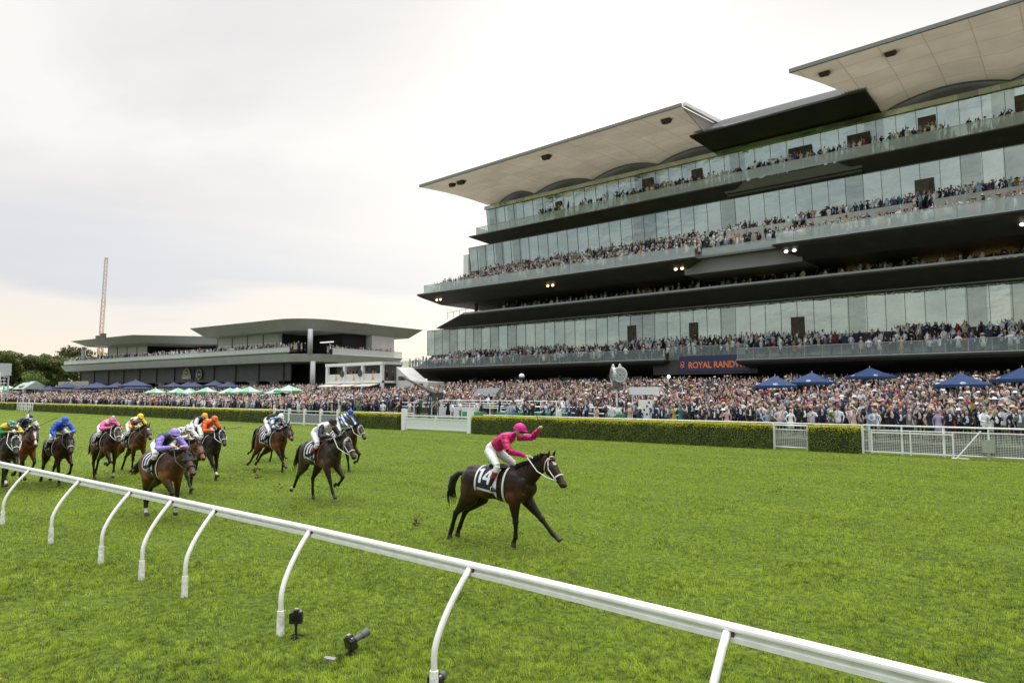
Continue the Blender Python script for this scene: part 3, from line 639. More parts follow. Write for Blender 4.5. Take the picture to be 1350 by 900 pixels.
for x, z in ((-66.8, 33.2), (-68.6, 33.2), (-51.6, 33.4), (-34.7, 33.75), (-17.9, 34.1), (-12.2, 34.25)):
    s = SB(); y = 68.0; w = .45 if x == -68.6 else .62
    s.hexa([(x-w*.6, y, z-.45), (x+w*.6, y, z-.45), (x+w*.6, y+.6, z-.35), (x-w*.6, y+.6, z-.35), (x-w, y-.1, z+.30), (x+w, y-.1, z+.30), (x+w, y+1, z+.45), (x-w, y+1, z+.45)]); s.build('loudspeaker', mat('dark_speaker', (.05, .045, .04), .6))
# sign on the recessed fascia
sg = empty('venue_sign', (-36.3, 73.2, 5.62)); tag(sg, 'navy fascia sign with orange ROYAL RANDWICK lettering under the lower balcony', 'sign')
MB().prism([(0, 0, 0), (8.6, 0, 0), (8.6, 0, 1.8), (.3, 0, 1.8)], [(0, .06, 0), (8.6, .06, 0), (8.6, .06, 1.8), (.3, .06, 1.8)]).build('board', mat('navy_board', (.030, .030, .085), .45, var=.05), sg)
ORANGE = mat('orange_lettering', (.85, .22, .06), .45, var=0)
tm = text_mesh('ROYAL RANDWICK', 1.0, .012, .022); to = link('lettering', tm, ORANGE, sg); to.rotation_euler = (R(90), 0, 0); to.location = (1.35, -.016, .42); to.scale = (.88, 1, 1)
em = MB()
em.tube([(.62+.30*math.cos(a)*(.6+.4*abs(math.sin(a))), -.02, .78+.17*math.sin(a)-.12) for a in np.linspace(.3, 5.6, 22)], .042, 6)
em.tube([(.65+.20*math.cos(a), -.03, 1.0+.17*math.sin(a)) for a in np.linspace(-.9, 4.4, 18)], .042, 6)
em.tube([(.39, -.04, 1.1), (.57, -.04, .8), (.87, -.04, .52)], .04, 6)
em.build('emblem', ORANGE, sg)

# ------------------------------------------------------------------ two storey pavilion on the left
pv = empty('pavilion_building', (-106, 69.5, lawn_z(72)-.02), math.atan2(7.7, 102)); PZ = pv.location.z
tag(pv, 'long two storey grey pavilion with flat winged roofs and a crowded terrace', 'building')
class PB(MB):
    def build(s, name, mats, parent=pv, smooth=False):
        s.v = [(x, y, z-PZ) for x, y, z in s.v]; return MB.build(s, name, mats, parent, smooth)
PGREY = mat('zinc_grey', (.46, .45, .435), .45, var=.06, scale=.4); PDECK = mat('deck_grey', (.62, .62, .61), .55, var=.07, scale=.5)
PDARK = mat('charcoal_panel', (.10, .10, .098), .55, var=.12, scale=.5); PWH = mat('pale_panel', (.66, .64, .61), .5, var=.08, scale=.7)
def outline(x0, x1, y0, y1, r, inset=0.0):
    pts = [(x0+inset, y1-inset), (x0+inset, y0+inset)]
    for k in range(9):
        a = -math.pi/2+math.pi/2*k/8; pts.append((x1-r+(r-inset)*math.cos(a), y0+r+(r-inset)*math.sin(a)))
    return pts+[(x1-inset, y1-inset)]
def plate(name, o0, z0, o1, z1, m):
    s = PB(); s.prism([(x, y, z0) for x, y in o0], [(x, y, z1) for x, y in o1]); return s.build(name, m)
plate('terrace_deck', outline(-102.6, 0, 0, 24, 7, .9), 9.0, outline(-102.6, 0, 0, 24, 7), 10.4, PDECK)
plate('roof', outline(-37.5, 0, -1, 30, 7, 2.2), 14.85, outline(-37.5, 0, -1, 30, 7, 0), 16.75, PGREY)
o1 = [(-94.7, 20), (-94.7, -1), (-62, -1), (-38.5, 5), (-38.5, 20)]; o0 = [(-91, 20), (-89.5, .9), (-63, 1.2), (-38.5, 7), (-38.5, 20)]
zt = lambda x: 16.65-1.15*max(0, (x+62)/23.5); s = PB(); s.prism([(x, y, zt(x)-1.6) for x, y in o0], [(x, y, zt(x)) for x, y in o1]); s.build('roof', PGREY)
for a, b, y in ((-35, -13.5, 4.0), (-86, -66, 4.5)):
    n = 4 if b > -20 else 4; w = (b-a)/n
    for i in range(n):
        s = PB(); s.box(a+i*w+.12, a+(i+1)*w-.12, y, y+.2, 10.4, 13.2); s.build('pale_wall_panel', PWH)
        s = PB(); s.box(a+i*w+.12, a+(i+1)*w-.12, y-.05, y+.2, 13.21, 15.1); s.build('louvre_panel', PGREY)
        s = PB(); s.box(a+i*w-.12, a+i*w+.12, y-.1, y+.25, 10.4, 15.1); s.build('frame_post', BLACK)
    s = PB(); xm = a+w*1.2; s.box(xm, xm+3.2, y-.06, y-.01, 10.4, 12.2); s.build('doorway', BLACK)
for b_ in ((-66, -36, 11, 11.3, 10.4, 15.1), (-13.5, -3.5, 11, 11.3, 10.4, 14.8), (-3.9, -3.6, 11.3, 17, 10.4, 14.8), (-66.2, -65.9, 4.6, 11, 10.4, 15.1), (-13.4, -13.1, 4.3, 11, 10.4, 14.8)): s = PB(); s.box(*b_); s.build('recess_wall', BLACKM)
s = PB(); s.box(-60, -54, 10.8, 10.95, 12.6, 12.8); s.box(-10, -6, 10.8, 10.95, 13.2, 13.4); s.build('interior_strip_light', mat('pale_strip', (.8, .8, .75), .5, var=0, emit=((1, .95, .85), .8)))
s = PB(); s.box(-8.5, -2.2, 17.4, 23.6, 10.4, 14.8); s.build('end_wall', PWH)
for x, y, z0, z1 in ((-1.6, 1.9, 10.4, 14.85), (-1.6, 2.6, PZ, 9.05), (-92.5, 1.3, 10.4, 15.2)):
    s = PB(); s.tube([(x, y, z0), (x, y, z1)], .46, 16); s.build('round_column', mat('column_grey', (.46, .46, .46), .5, var=.05), pv, True)
s = PB(); s.box(-101, -10, 4.0, 4.3, 5.6, 8.98); s.build('upper_cladding', PDARK)
s = PB(); s.box(-101, -3, 9, 9.3, PZ, 8.98); s.build('ground_floor_back', BLACKM); s = PB(); s.box(-3.3, -3.0, 9.3, 24, PZ, 8.98); s.build('ground_floor_end', PDARK)
for i in range(12):
    s = PB(); x = -100+i*8; s.box(x-.1, x+.1, 3.8, 3.99, PZ, 8.9); s.build('facade_post', BLACK)
for x in (-96, -89, -83, -30, -22, -15, -58):
    s = PB(); s.box(x-1.4, x+1.4, 4.05, 4.1, 4.2, 5.5); s.box(x-1.5, x+1.5, 3.6, 4.05, 5.45, 5.6); s.build('shop_window', mat('shop_glass', (.10, .11, .085), .1))
s = PB(); s.box(-102.4, -6, .15, .5, 10.4, 10.75); s.build('planting_strip', mat('planting', (.06, .10, .025), .9, var=.4, scale=4))
s = PB(); s.box(-102.3, -6, .7, .76, 10.75, 11.7); s.box(-.35, -.3, 6, 24, 10.4, 11.6); s.build('terrace_balustrade', clear_mat('pale_balustrade', (.80, .80, .78), .55))
s = PB(); s.tube([(-102.3, .7, 11.72), (-6, .7, 11.72)], .05, 6); s.tube([(-.33, 6, 11.62), (-.33, 24, 11.62)], .05, 6); s.build('terrace_handrail', LTRIM)
s = PB(); s.box(-4.2, -3.9, 14, 14.3, 16.45, 17.3); s.box(-3, -1.5, 15, 16, 16.45, 17.1); s.build('roof_plant', mat('roof_plant', (.5, .5, .5), .5))
SIGNW = mat('sign_white', (.7, .7, .68), .5, var=0)
for (x, z, r_, lb, kind) in ((-41.3, 7.3, 1.15, 'round dark sign with a pale ring on pavilion facade', 0), (-46.5, 7.6, 1.5, 'arched beige sign board with dark disc on pavilion facade', 1)):
    c_ = pv.matrix_basis @ Vector((x, 3.6, z-PZ)); so = empty('facade_sign', c_, pv.rotation_euler.z); tag(so, lb, 'sign')
    if kind == 0:
        q = MB(); q.rings([[(rr*math.cos(a), y, rr*math.sin(a)) for a in np.linspace(0, 2*math.pi, 28, endpoint=False)] for y, rr in ((.1, .01), (.1, r_), (0, r_), (0, .01))], cap=False); q.build('disc', BLACK, so)
        q = MB(); q.tube([(r_*.86*math.cos(a), -.02, r_*.86*math.sin(a)) for a in np.linspace(0, 2*math.pi, 29)], .07, 6); q.box(-.45, .45, -.03, -.01, .08, .2); q.box(-.45, .45, -.03, -.01, -.2, -.08); q.box(-.5, -.4, -.03, -.01, -.2, .2); q.box(.4, .5, -.03, -.01, -.2, .2); q.build('ring_mark', SIGNW, so)
    else:
        arc = [(1.55*math.cos(a)*(1.15 if math.sin(a) < .2 else 1), 1.65*math.sin(a)-.4) for a in np.linspace(0, math.pi, 15)]+[(-1.9, -1.3), (1.9, -1.3)]
        q = MB(); q.prism([(x_, 0, z_) for x_, z_ in arc], [(x_, .12, z_) for x_, z_ in arc]); q.build('board', mat('beige_board', (.40, .35, .27), .6), so)
        q = MB(); q.ell((0, -.02, .25), (.55, .03, .55), 16, 6); q.build('dark_disc', BLACK, so)
        q = MB(); q.box(-.2, .2, -.07, -.055, .05, .45); q.box(-1.3, 1.3, -.03, -.01, -1.0, -.8); q.build('pale_mark', SIGNW, so)

# white framed viewing box between pavilion and stand
wb = empty('viewing_box', (-88.9, 62, lawn_z(62))); WZ = wb.location.z; tag(wb, 'white framed three bay viewing box standing at the grandstand end', 'building')
def wbx(name, boxes, m):
    q = MB()
    for b in boxes: q.box(*b[:4], b[4]-WZ, b[5]-WZ)
    return q.build(name, m, wb)
W = 13.0
wbx('frame', [(i*W/3-.22, i*W/3+.22, -.2, .2, WZ, 7.2) for i in range(4)]+[(-.3, W+.3, -.25, .25, 7.2, 7.65), (-.22, W+.22, -.22, 3.5, 4.65, 4.95)], WHITE)
wbx('roof', [(-.3, W+.3, .25, 3.6, 7.3, 7.6)], WHITE); wbx('back_wall', [(0, W, 3.4, 3.6, WZ, 7.3)], mat('box_back', (.30, .29, .27), .7))
for i in range(3):
    wbx('front_panel', [(i*W/3+.3, (i+1)*W/3-.3, -.1, -.04, 4.96, 6.0)], PWH)
    q = MB(); x = (i+.5)*W/3+.2; q.add([(x-.42, -.12, 5.1-WZ), (x+.42, -.12, 5.1-WZ), (x+.12, -.12, 5.45-WZ), (x+.12, -.12, 5.85-WZ), (x-.12, -.12, 5.85-WZ), (x-.12, -.12, 5.45-WZ)], [(0, 1, 2, 3, 4, 5)]); q.build('yellow_mark', mat('ochre_mark', (.55, .36, .04), .5, var=0), wb)
    if i: q = MB(); q.rings([[(i*W/3-.35+rr*math.cos(a), y, 6.1-WZ+rr*math.sin(a)) for a in np.linspace(0, 2*math.pi, 18, endpoint=False)] for y, rr in ((-.23, .01), (-.23, .5), (-.33, .5), (-.33, .01))], cap=False); q.build('round_badge', BLACK, wb)
    q = MB(); q.hexa([(i*W/3+.3, -2.0, 4.1-WZ), ((i+1)*W/3-.4, -2.0, 4.1-WZ), ((i+1)*W/3-.4, -.25, 4.45-WZ), (i*W/3+.3, -.25, 4.45-WZ), (i*W/3+.3, -2.0, 4.2-WZ), ((i+1)*W/3-.4, -2.0, 4.2-WZ), ((i+1)*W/3-.4, -.25, 4.55-WZ), (i*W/3+.3, -.25, 4.55-WZ)]); q.build('awning', mat('cream_awning', (.62, .55, .46), .8), wb)
kb = empty('kiosk_building', (-75.2, 64, lawn_z(64))); tag(kb, 'low white kiosk with a sloped side under the balcony corner', 'building')
q = MB(); q.prism([(0, 0, 0), (6.6, 0, 0), (6.6, 0, 2.2), (3.2, 0, 2.4), (0, 0, 4.4)], [(0, 3, 0), (6.6, 3, 0), (6.6, 3, 2.2), (3.2, 3, 2.4), (0, 3, 4.4)]); q.build('wall', PWH, kb); MB().box(3.8, 5.6, -.06, -.01, .2, 2.0).build('doorway', BLACK, kb)

# ------------------------------------------------------------------ trees, tower, tents, crane on the left
TLEAF = attr_mat('tree_leaf', transl=.2, rough=.6)
BARK = mat('bark', (.09, .065, .045), .9, var=.3, scale=8)
def tree(x, y, h, rad, label, base=None, cl=(.045, .068, .016), ch=(.14, .165, .04), n=2600, seed=1):
    z0 = lawn_z(72) if base is None else base
    root = empty('leafy_tree', (x, y, z0)); tag(root, label, 'tree', 'trees beyond the pavilion'); r = np.random.default_rng(seed)
    mb = MB(); mb.tube([(0, 0, 0), (.15, .1, h*.3), (-.1, .2, h*.6)], [h*.03, h*.022, h*.012], 8)
    tips = []
    for k in range(9):
        a = k*2.4; p = Vector((math.cos(a)*rad*r.uniform(.3, .75), math.sin(a)*rad*r.uniform(.3, .75), h*r.uniform(.5, .86))); tips.append(p)
        mb.tube([(0, 0, h*r.uniform(.25, .45)), p*.55+Vector((0, 0, h*.15)), p], [h*.012, h*.008, h*.004], 6)
    mb.build('trunk', BARK, root)
    cs = [(*p, rad*r.uniform(.32, .5)) for p in tips]+[(r.normal(0, rad*.4), r.normal(0, rad*.4), h*r.uniform(.16, .92), rad*r.uniform(.26, .46)) for _ in range(18)]
    P = []; N_ = []; T = []
    for c in cs:
        m = n//len(cs); d = r.normal(0, 1, (m, 3)); d /= np.linalg.norm(d, axis=1)[:, None]; q = d*(c[3]*r.uniform(.55, 1.08, m)**.6)[:, None]; q[:, 2] *= .75
        P.append(q+np.array(c[:3])); N_.append(d); T.append(np.full(m, r.random()))
    P = np.concatenate(P); N_ = np.concatenate(N_)+r.normal(0, .5, (len(P), 3)); N_ /= np.linalg.norm(N_, axis=1)[:, None]; T = np.concatenate(T)
    t = np.cross(N_, r.normal(0, 1, (len(P), 3))); t /= np.linalg.norm(t, axis=1)[:, None]; b = np.cross(N_, t); s = (rad*.062*r.uniform(.6, 1.5, len(P)))[:, None]
    V = np.stack([P-t*s, P+b*s*.7, P+t*s, P-b*s*.7], 1).reshape(-1, 3); V[:, 2] = np.maximum(V[:, 2], .3); i = np.arange(len(P))*4
    k = np.clip(.6*T+.4*r.random(len(P)), 0, 1)[:, None]; C = np.array(cl)*(1-k)+np.array(ch)*k
    me = np_mesh('crown', V, np.stack([i, i+1, i+2, i+3], 1)); face_col(me, C); link('crown', me, TLEAF, root)
for i, (x, y, h, rad, lb) in enumerate(((-287, 66, 15.5, 6.5, 'leafy tree cut by the left picture edge above the white tower'), (-302, 74, 14.5, 6.5, 'dense green tree rising just right of the white tower'), (-289, 74, 13.2, 6, 'lower rounded tree, second to the right of the white tower'), (-300, 82.5, 14.6, 6.5, 'broad dark tree in the middle of the tree belt'), (-286, 83, 14.2, 6, 'dark tree in the belt, second from the pavilion'), (-299, 89, 14.6, 6.2, 'tree at the belt end closest to the pavilion'),
        (-310, 60, 15.5, 7, 'tall tree behind the belt at the extreme left'), (-320, 84, 15.5, 7.5, 'pale green tree behind the belt near its middle'))):
    tree(x, y, h, rad, lb, seed=20+i, n=5200)
tree(-309, 97, 20, 7.5, 'flat topped tree standing above the pavilion terrace end', seed=41, cl=(.06, .07, .025), ch=(.13, .13, .05)); tree(-296, 103, 17.5, 4, 'small tree seen between the pavilion columns', seed=42, n=1200)
tree(-218, 58.5, 7.2, 3.6, 'small bright green tree right beside the white tower', seed=43, n=1300, base=1.8, cl=(.06, .11, .015), ch=(.16, .22, .04))

tw = empty('camera_tower', (-186.5, 43.6, .3)); tag(tw, 'white steel tower with dark cabin at the left picture edge', 'tower')
q = MB()
for x in (-1.6, 1.6):
    for y in (-1.2, 1.2): q.box(x-.13, x+.13, y-.13, y+.13, 0, 9.4)
for z in (2, 4.2, 6.2):
    q.box(-1.6, 1.6, -1.28, -1.14, z-.08, z+.08); q.tube([(-1.6, -1.2, z), (1.6, -1.2, z+2)], .06, 5)
q.build('steel_frame', mat('pale_steel', (.55, .57, .58), .5), tw)
q = MB(); q.box(-2.0, 2.0, -1.6, 1.6, 6.9, 9.6); q.build('cabin', mat('cabin_grey', (.50, .52, .53), .5), tw); q = MB(); q.box(-1.9, 1.3, -1.64, -1.6, 5.0, 6.8); q.box(.2, 1.6, -1.65, -1.61, 8.6, 9.3); q.build('dark_panel', BLACK, tw)
q = MB()
for k in range(9): q.box(2.1+k*.28, 2.5+k*.28, -.5, .5, 6.6-k*.75, 6.75-k*.75)
q.tube([(2.1, -.5, 7.6), (4.6, -.5, .9)], .06, 5); q.build('stair', WHITE, tw)

def marquee(x, y, w, label, m, zh=2.0, d=5):
    z = lawn_z(y); r_ = empty('marquee_tent', (x, y, z)); tag(r_, label, 'tent')
    q = MB(); q.hexa([(-w/2, -d/2, zh), (w/2, -d/2, zh), (w/2, d/2, zh), (-w/2, d/2, zh), (-w/2+.02, -.15, zh+.34*d), (w/2-.02, -.15, zh+.34*d), (w/2-.02, .15, zh+.34*d), (-w/2+.02, .15, zh+.34*d)]); q.build('canopy', m, r_)
    for sx in (-1, 1):
        for sy in (-1, 1): MB().tube([(sx*(w/2-.1), sy*(d/2-.1), 0), (sx*(w/2-.1), sy*(d/2-.1), zh)], .07, 6).build('pole', WHITE, r_)
    return r_
TENT = mat('pale_green_tent', (.36, .44, .38), .75, var=.08); 
marquee(-204.5, 54, 9, 'pale green gabled marquee left of the beige hoarding', TENT, 2.6); marquee(-214, 57, 8, 'grey green marquee behind the green umbrellas on the far left', mat('grey_tent', (.40, .43, .42), .75), 2.8)
q = MB(); q.box(-205, -184, 60.5, 60.7, lawn_z(60), 6.2); tag(q.build('site_hoarding', mat('beige_hoarding', (.42, .38, .30), .8, var=.12, scale=.6)), 'plain beige hoarding beside the left end of the pavilion', 'hoarding')

def lattice(mb, a, b, w, n, r=.09):
    a = Vector(a); b = Vector(b); t = (b-a).normalized(); u = t.cross(Vector((0, 1, .01))).normalized(); v = t.cross(u)
    cs = [(u*sx+v*sy)*w for sx, sy in ((-1, -1), (1, -1), (1, 1), (-1, 1))]
    for c in cs: mb.tube([a+c, b+c], r, 4)
    for i in range(n):
        p = a+(b-a)*(i/n); q = a+(b-a)*((i+1)/n)
        for k in range(4): mb.tube([p+cs[k], q+cs[(k+1) % 4]], r*.7, 3); mb.tube([q+cs[k], q+cs[(k+1) % 4]], r*.7, 3)
cr = empty('tower_crane', (-366, 125.0, lawn_z(72))); tag(cr, 'tall lattice tower crane with near vertical jib behind the left pavilion', 'crane')
q = MB(); lattice(q, (0, 0, 0), (.2, 0, 26), .9, 12, .15); q.build('mast', mat('crane_orange', (.55, .20, .04), .5), cr)
q = MB(); q.box(-1.5, 1.7, -1.5, 1.5, 26, 27.4); q.box(2.1, 4.0, -1, 1, 26.2, 29); q.box(-4.2, -1.6, -1, 1, 26.0, 28.2); q.build('slewing_cab', mat('crane_cab', (.12, .10, .09), .6), cr)
q = MB(); lattice(q, (.2, 0, 27.4), (1.3, 0, 46), .7, 9, .12); q.build('jib_lower', mat('crane_pink', (.62, .42, .33), .5), cr)
q = MB(); lattice(q, (1.3, 0, 46), (2.4, 0, 65), .6, 10, .11); q.box(1.9, 2.9, -.6, .6, 65, 66.2); q.build('jib', mat('crane_pale', (.60, .50, .50), .5), cr)

# ------------------------------------------------------------------ umbrellas over the crowd
NAVY = mat('navy_canvas', (.022, .036, .095), .75, var=.15, scale=2); BLUEC = mat('blue_canvas', (.016, .045, .135), .7, var=.12, scale=2)
GREENC = mat('mint_canvas', (.17, .42, .24), .7, var=.12, scale=3); WHC = mat('pale_mint_canvas', (.42, .58, .46), .7, var=.05); POLE = mat('pole_metal', (.55, .55, .55), .4, metal=.6)
LOGO = mat('pale_logo', (.62, .70, .78), .6, var=0)
def umbrella_mesh(w, hgt, m, stripe=None, logo=False, n=4):
    root = empty('crowd_umbrella')
    a0 = math.pi/n; rim = [Vector((w*math.cos(a0+2*math.pi*k/n)/math.cos(a0)*(1 if n > 4 else .82), w*math.sin(a0+2*math.pi*k/n)/math.cos(a0)*(1 if n > 4 else .82), hgt)) for k in range(n)]
    top = Vector((0, 0, hgt+w*.42)); q = MB()
    for k in range(n):
        a = rim[k]; b = rim[(k+1) % n]; m1 = (a+b)/2*.985+Vector((0, 0, .04)); ma = top*.5+a*.5-Vector((0, 0, .05)); mb_ = top*.5+b*.5-Vector((0, 0, .05)); mm = top*.5+m1*.5-Vector((0, 0, .07))
        mi = (k % 2) if stripe else 0
        for f in ((a, m1, mm, ma), (m1, b, mb_, mm), (ma, mm, top), (mm, mb_, top)): q.add(f, [tuple(range(len(f)))], mi)
        dn = Vector((0, 0, -.22)); q.add([a, m1, m1+dn, a+dn], [(0, 1, 2, 3)], mi); q.add([m1, b, b+dn, m1+dn], [(0, 1, 2, 3)], mi)
    q.build('canopy', [m, stripe or m], root)
    p = MB(); p.tube([(0, 0, 0), (0, 0, hgt+w*.42+.12)], .035, 8); p.build('pole', POLE, root)
    if logo:
        for k in range(n):
            a = rim[k]; b = rim[(k+1) % n]; m1 = (a+b)/2; e = (b-a).normalized(); up = (top-m1).normalized(); nn = e.cross(up); nn = nn if nn.dot(m1) > 0 else -nn
            c = m1*.86+top*.14+nn*.0-Vector((0, 0, .06))
            q = MB()
            q.tube([c+nn*.035+e*(.17*math.cos(t)+.0)+up*(.12*math.sin(t)) for t in np.linspace(.5, 5.8, 14)], .03, 5)
            q.tube([c+nn*.035+e*(-.05+.10*math.cos(t))+up*(.07*math.sin(t)) for t in np.linspace(0, 6.28, 10)], .022, 5)
            q.build('emblem', LOGO, root)
    return root
def copy_tree(o, parent=None):
    c = o.copy(); col.objects.link(c); c.parent = parent
    for ch in [x for x in o.children]: copy_tree(ch, c)
    return c
def scatter_umbrellas(proto, spots, labels, group):
    for i, (x, y, z, rz, s) in enumerate(spots):
        o = proto if i == 0 else copy_tree(proto); o.location = (x, y, z); o.rotation_euler.z = rz; o.scale = (s, s, s); tag(o, labels[i], 'umbrella', group)
xs = (-220.2, -211, -203, -196.1, -187.9, -180.1, -172.9, -166.1, -159.6, -153.5, -147.7, -142.2)
scatter_umbrellas(umbrella_mesh(2.5, 2.7, NAVY, n=8), [(x+math.sin(i*5.3)*1.3, 56+math.sin(i*2.1)*1.6, lawn_z(56)-.15+math.sin(i*3.7)*.28, i*.7, 1+.10*math.sin(i*4.1)) for i, x in enumerate(xs)], [f'plain navy umbrella, {ORD[i]} from the left in the long navy row' for i in range(len(xs))], 'navy umbrellas in the row below the pavilion')
xs = (-139.1, -134.0, -128.5, -123.2, -117.6)
scatter_umbrellas(umbrella_mesh(2.1, 2.45, NAVY, n=8), [(x+math.sin(i*3.1)*.9, 61+math.sin(i*2.3)*.8, lawn_z(61)-.2+.2*math.sin(i*2.9), i*.9, 1) for i, x in enumerate(xs)], [f'navy umbrella behind the green ones, {ORD[i]} from the left' for i in range(len(xs))], 'navy umbrellas behind the green row')
xs = (-125.5, -118.3, -111.6, -106.2, -101.1, -96.6, -92.3, -88.0, -84.1)
scatter_umbrellas(umbrella_mesh(1.75, 2.05, GREENC, WHC, n=8), [(x+math.sin(i*4.7)*.5, 52+math.sin(i*1.9)*.9, lawn_z(52)-.2+math.sin(i*2.7)*.16, i*.5, 1+.07*math.sin(i*3.3)) for i, x in enumerate(xs)], [f'mint and white umbrella, {ORD[i]} from the left in the green row' for i in range(len(xs))], 'mint and white umbrellas in the right row')
scatter_umbrellas(umbrella_mesh(3.0, 2.3, GREENC, WHC, n=8), [(-236, 56, 1.9, 0, 1), (-222.5, 54, 1.8, .4, 1), (-228, 62, 2.4, .4, 1)], ['mint green umbrella cut off by the left picture edge', 'mint and white umbrella nearest the left end of the navy row', 'mint umbrella highest behind the navy row on the far left'], 'mint and white umbrellas at the far left')
scatter_umbrellas(umbrella_mesh(2.0, 2.25, BLUEC, logo=True), [(-19.4, 56.5, lawn_z(56.5)-.32, .35, .98), (-17.1, 58.5, lawn_z(58.5)-.22, .1, .98), (-13.8, 63, lawn_z(63)+.02, .55, .92), (-6.75, 57.5, lawn_z(57.5)-.40, .2, .97), (-3.4, 60, lawn_z(60)-.30, .3, 1.0)],
    ['blue umbrella with pale emblem, lowest left of the overlapping pair', 'blue umbrella with pale emblem, higher right of the overlapping pair', 'small blue umbrella tilted in front of the beige wedge under the balcony', 'wide dark blue umbrella between the small one and the picture edge', 'blue umbrella cut off by the right picture edge'], 'blue umbrellas with emblems near the stand')
q = MB(); q.prism([(-16.8, 74, 3.3), (-11.2, 74, 3.3), (-15.6, 74, 5.1)], [(-16.8, 74.4, 3.3), (-11.2, 74.4, 3.3), (-15.6, 74.4, 5.1)]); tag(q.build('stair_wedge', mat('beige_wedge', (.42, .36, .28), .7)), 'beige triangular stair side behind the small blue umbrella', 'stair')

# ------------------------------------------------------------------ things standing in the crowd
dp = empty('timing_post', (-27.6, 45.4, lawn_z(45.4)-.22)); tag(dp, 'pair of large round pale dials on a white pole above the crowd', 'clock')
MB().tube([(0, 0, 0), (0, 0, 3.35)], .06, 8).build('pole', WHITE, dp); q = MB(); q.box(-.5, .5, -.12, .12, 2.7, 2.95); q.box(-.2, .2, -.2, .2, 2.95, 3.35); q.build('bracket', mat('bracket_dark', (.12, .12, .12), .5), dp)
DIAL = mat('dial_pale', (.50, .52, .53), .4, metal=.2, var=.05)
for dx, rz in ((-.30, -.75), (.30, .55)):
    M = Matrix.Translation((dx, 0, 3.85)) @ Matrix.Rotation(rz, 4, 'Z')
    q = MB(); q.rings([[M @ Vector((r_*math.cos(a), y, 1.1*r_*math.sin(a))) for a in np.linspace(0, 2*math.pi, 24, endpoint=False)] for y, r_ in ((.17, .01), (.17, .42), (.10, .56), (-.10, .56), (-.14, .5), (-.12, .44), (-.12, .01))], cap=False); d_ = q.build('dial_case', DIAL, dp, False)
    q = MB(); q.tube([M @ Vector((.36*math.cos(a), -.14, .39*math.sin(a))) for a in np.linspace(0, 2*math.pi, 25)], .022, 5)
    for k in range(8):
        a = k*math.pi/4; q.tube([M @ Vector((.15*math.cos(a), -.14, .16*math.sin(a))), M @ Vector((.3*math.cos(a), -.14, .32*math.sin(a)))], .022, 4)
    q.ell(M @ Vector((0, -.14, 0)), (.1, .03, .1), 10, 5); q.build('dial_mark', mat('dial_dark', (.16, .17, .18), .5, var=0), d_)
    q = MB(); q.lathe((0, 0, 0), [(.01, 0), (.13, 0), (.10, .18), (.03, .26), (.01, .26)], 8); q.v = [tuple(M @ Vector((x, y, z+.58))) for x, y, z in q.v]; q.build('cap', DIAL, d_)
db = empty('spotted_board', (-23.6, 42.6, lawn_z(42.6))); tag(db, 'tall white board with black square marks behind seated spectators', 'board')
MB().box(-.55, .55, 0, .06, .2, 2.0).build('board', WHITE, db)
for i, (x, z) in enumerate(((.28, 1.82), (.12, 1.56), (-.10, 1.30), (.36, 1.38), (-.24, 1.02), (-.34, .80), (.10, 1.0))): MB().box(x-.07, x+.07, -.012, -.001, z-.07, z+.07).build('black_mark', BLACK, db)
for x in (-.4, .4): MB().box(x-.03, x+.03, .07, .13, 0, 1.9).build('leg', WHITE, db)
wbd = empty('white_board', (-27.9, 47.8, lawn_z(47.8))); tag(wbd, 'wide white sign board in the crowd right of the dial pole', 'board')
MB().box(0, 2.6, 0, .06, 1.9, 2.5).build('board', WHITE, wbd)
for x in (.2, 2.4): MB().box(x-.03, x+.03, .07, .13, 0, 2.4).build('leg', WHITE, wbd)
jb = empty('camera_jib', (-49.2, 46.5, lawn_z(46.5))); tag(jb, 'long black camera crane arm slanting up over the crowd', 'camera crane')
MB().tube([(-8.5, 3.4, 3.95), (-2.0, .8, 2.65), (1.0, -.3, 2.0)], [.10, .14, .18], 8).build('arm', BLACK, jb); q = MB(); q.box(.6, 1.5, -.6, 0, 1.6, 2.2); q.build('counterweight', BLACK, jb)
for a in (.3, 2.4, 4.5): MB().tube([(-.4, .1, 2.2), (-.4+.8*math.cos(a), .1+.8*math.sin(a), 0)], .05, 6).build('tripod_leg', BLACK, jb)
q = MB(); q.box(-8.9, -8.3, 3.2, 3.7, 3.55, 4.0); q.build('camera_head', BLACK, jb)
dm = empty('dome_camera', (-48.9, 60, lawn_z(60))); tag(dm, 'white domed camera on a thin pole below the lower balcony', 'camera')
MB().tube([(0, 0, 0), (0, 0, 2.7)], .05, 6).build('pole', POLE, dm); q = MB(); q.ell((0, 0, 2.9), (.34, .34, .32), 14, 8); q.build('dome', WHITE, dm, True); q = MB(); q.lathe((0, 0, 2.55), [(.01, 0), (.3, 0), (.36, .25), (.01, .25)], 12); q.build('dark_base', BLACK, dm)
fl = empty('photo_light', (-31.2, 61, lawn_z(61))); tag(fl, 'bright round white lamp held on a stand at the back of the crowd', 'lamp')
MB().tube([(0, 0, 0), (0, 0, 2.3)], .03, 6).build('stand', POLE, fl); q = MB(); q.ell((0, 0, 2.5), (.17, .09, .17), 14, 8); q.build('lamp_face', LAMPW, fl, True)
gz = marquee(-45.6, 51.0, 3.0, 'small grey pop up canopy in the crowd above the barriers', mat('grey_canopy', (.17, .175, .18), .8), 1.45, 2.4)

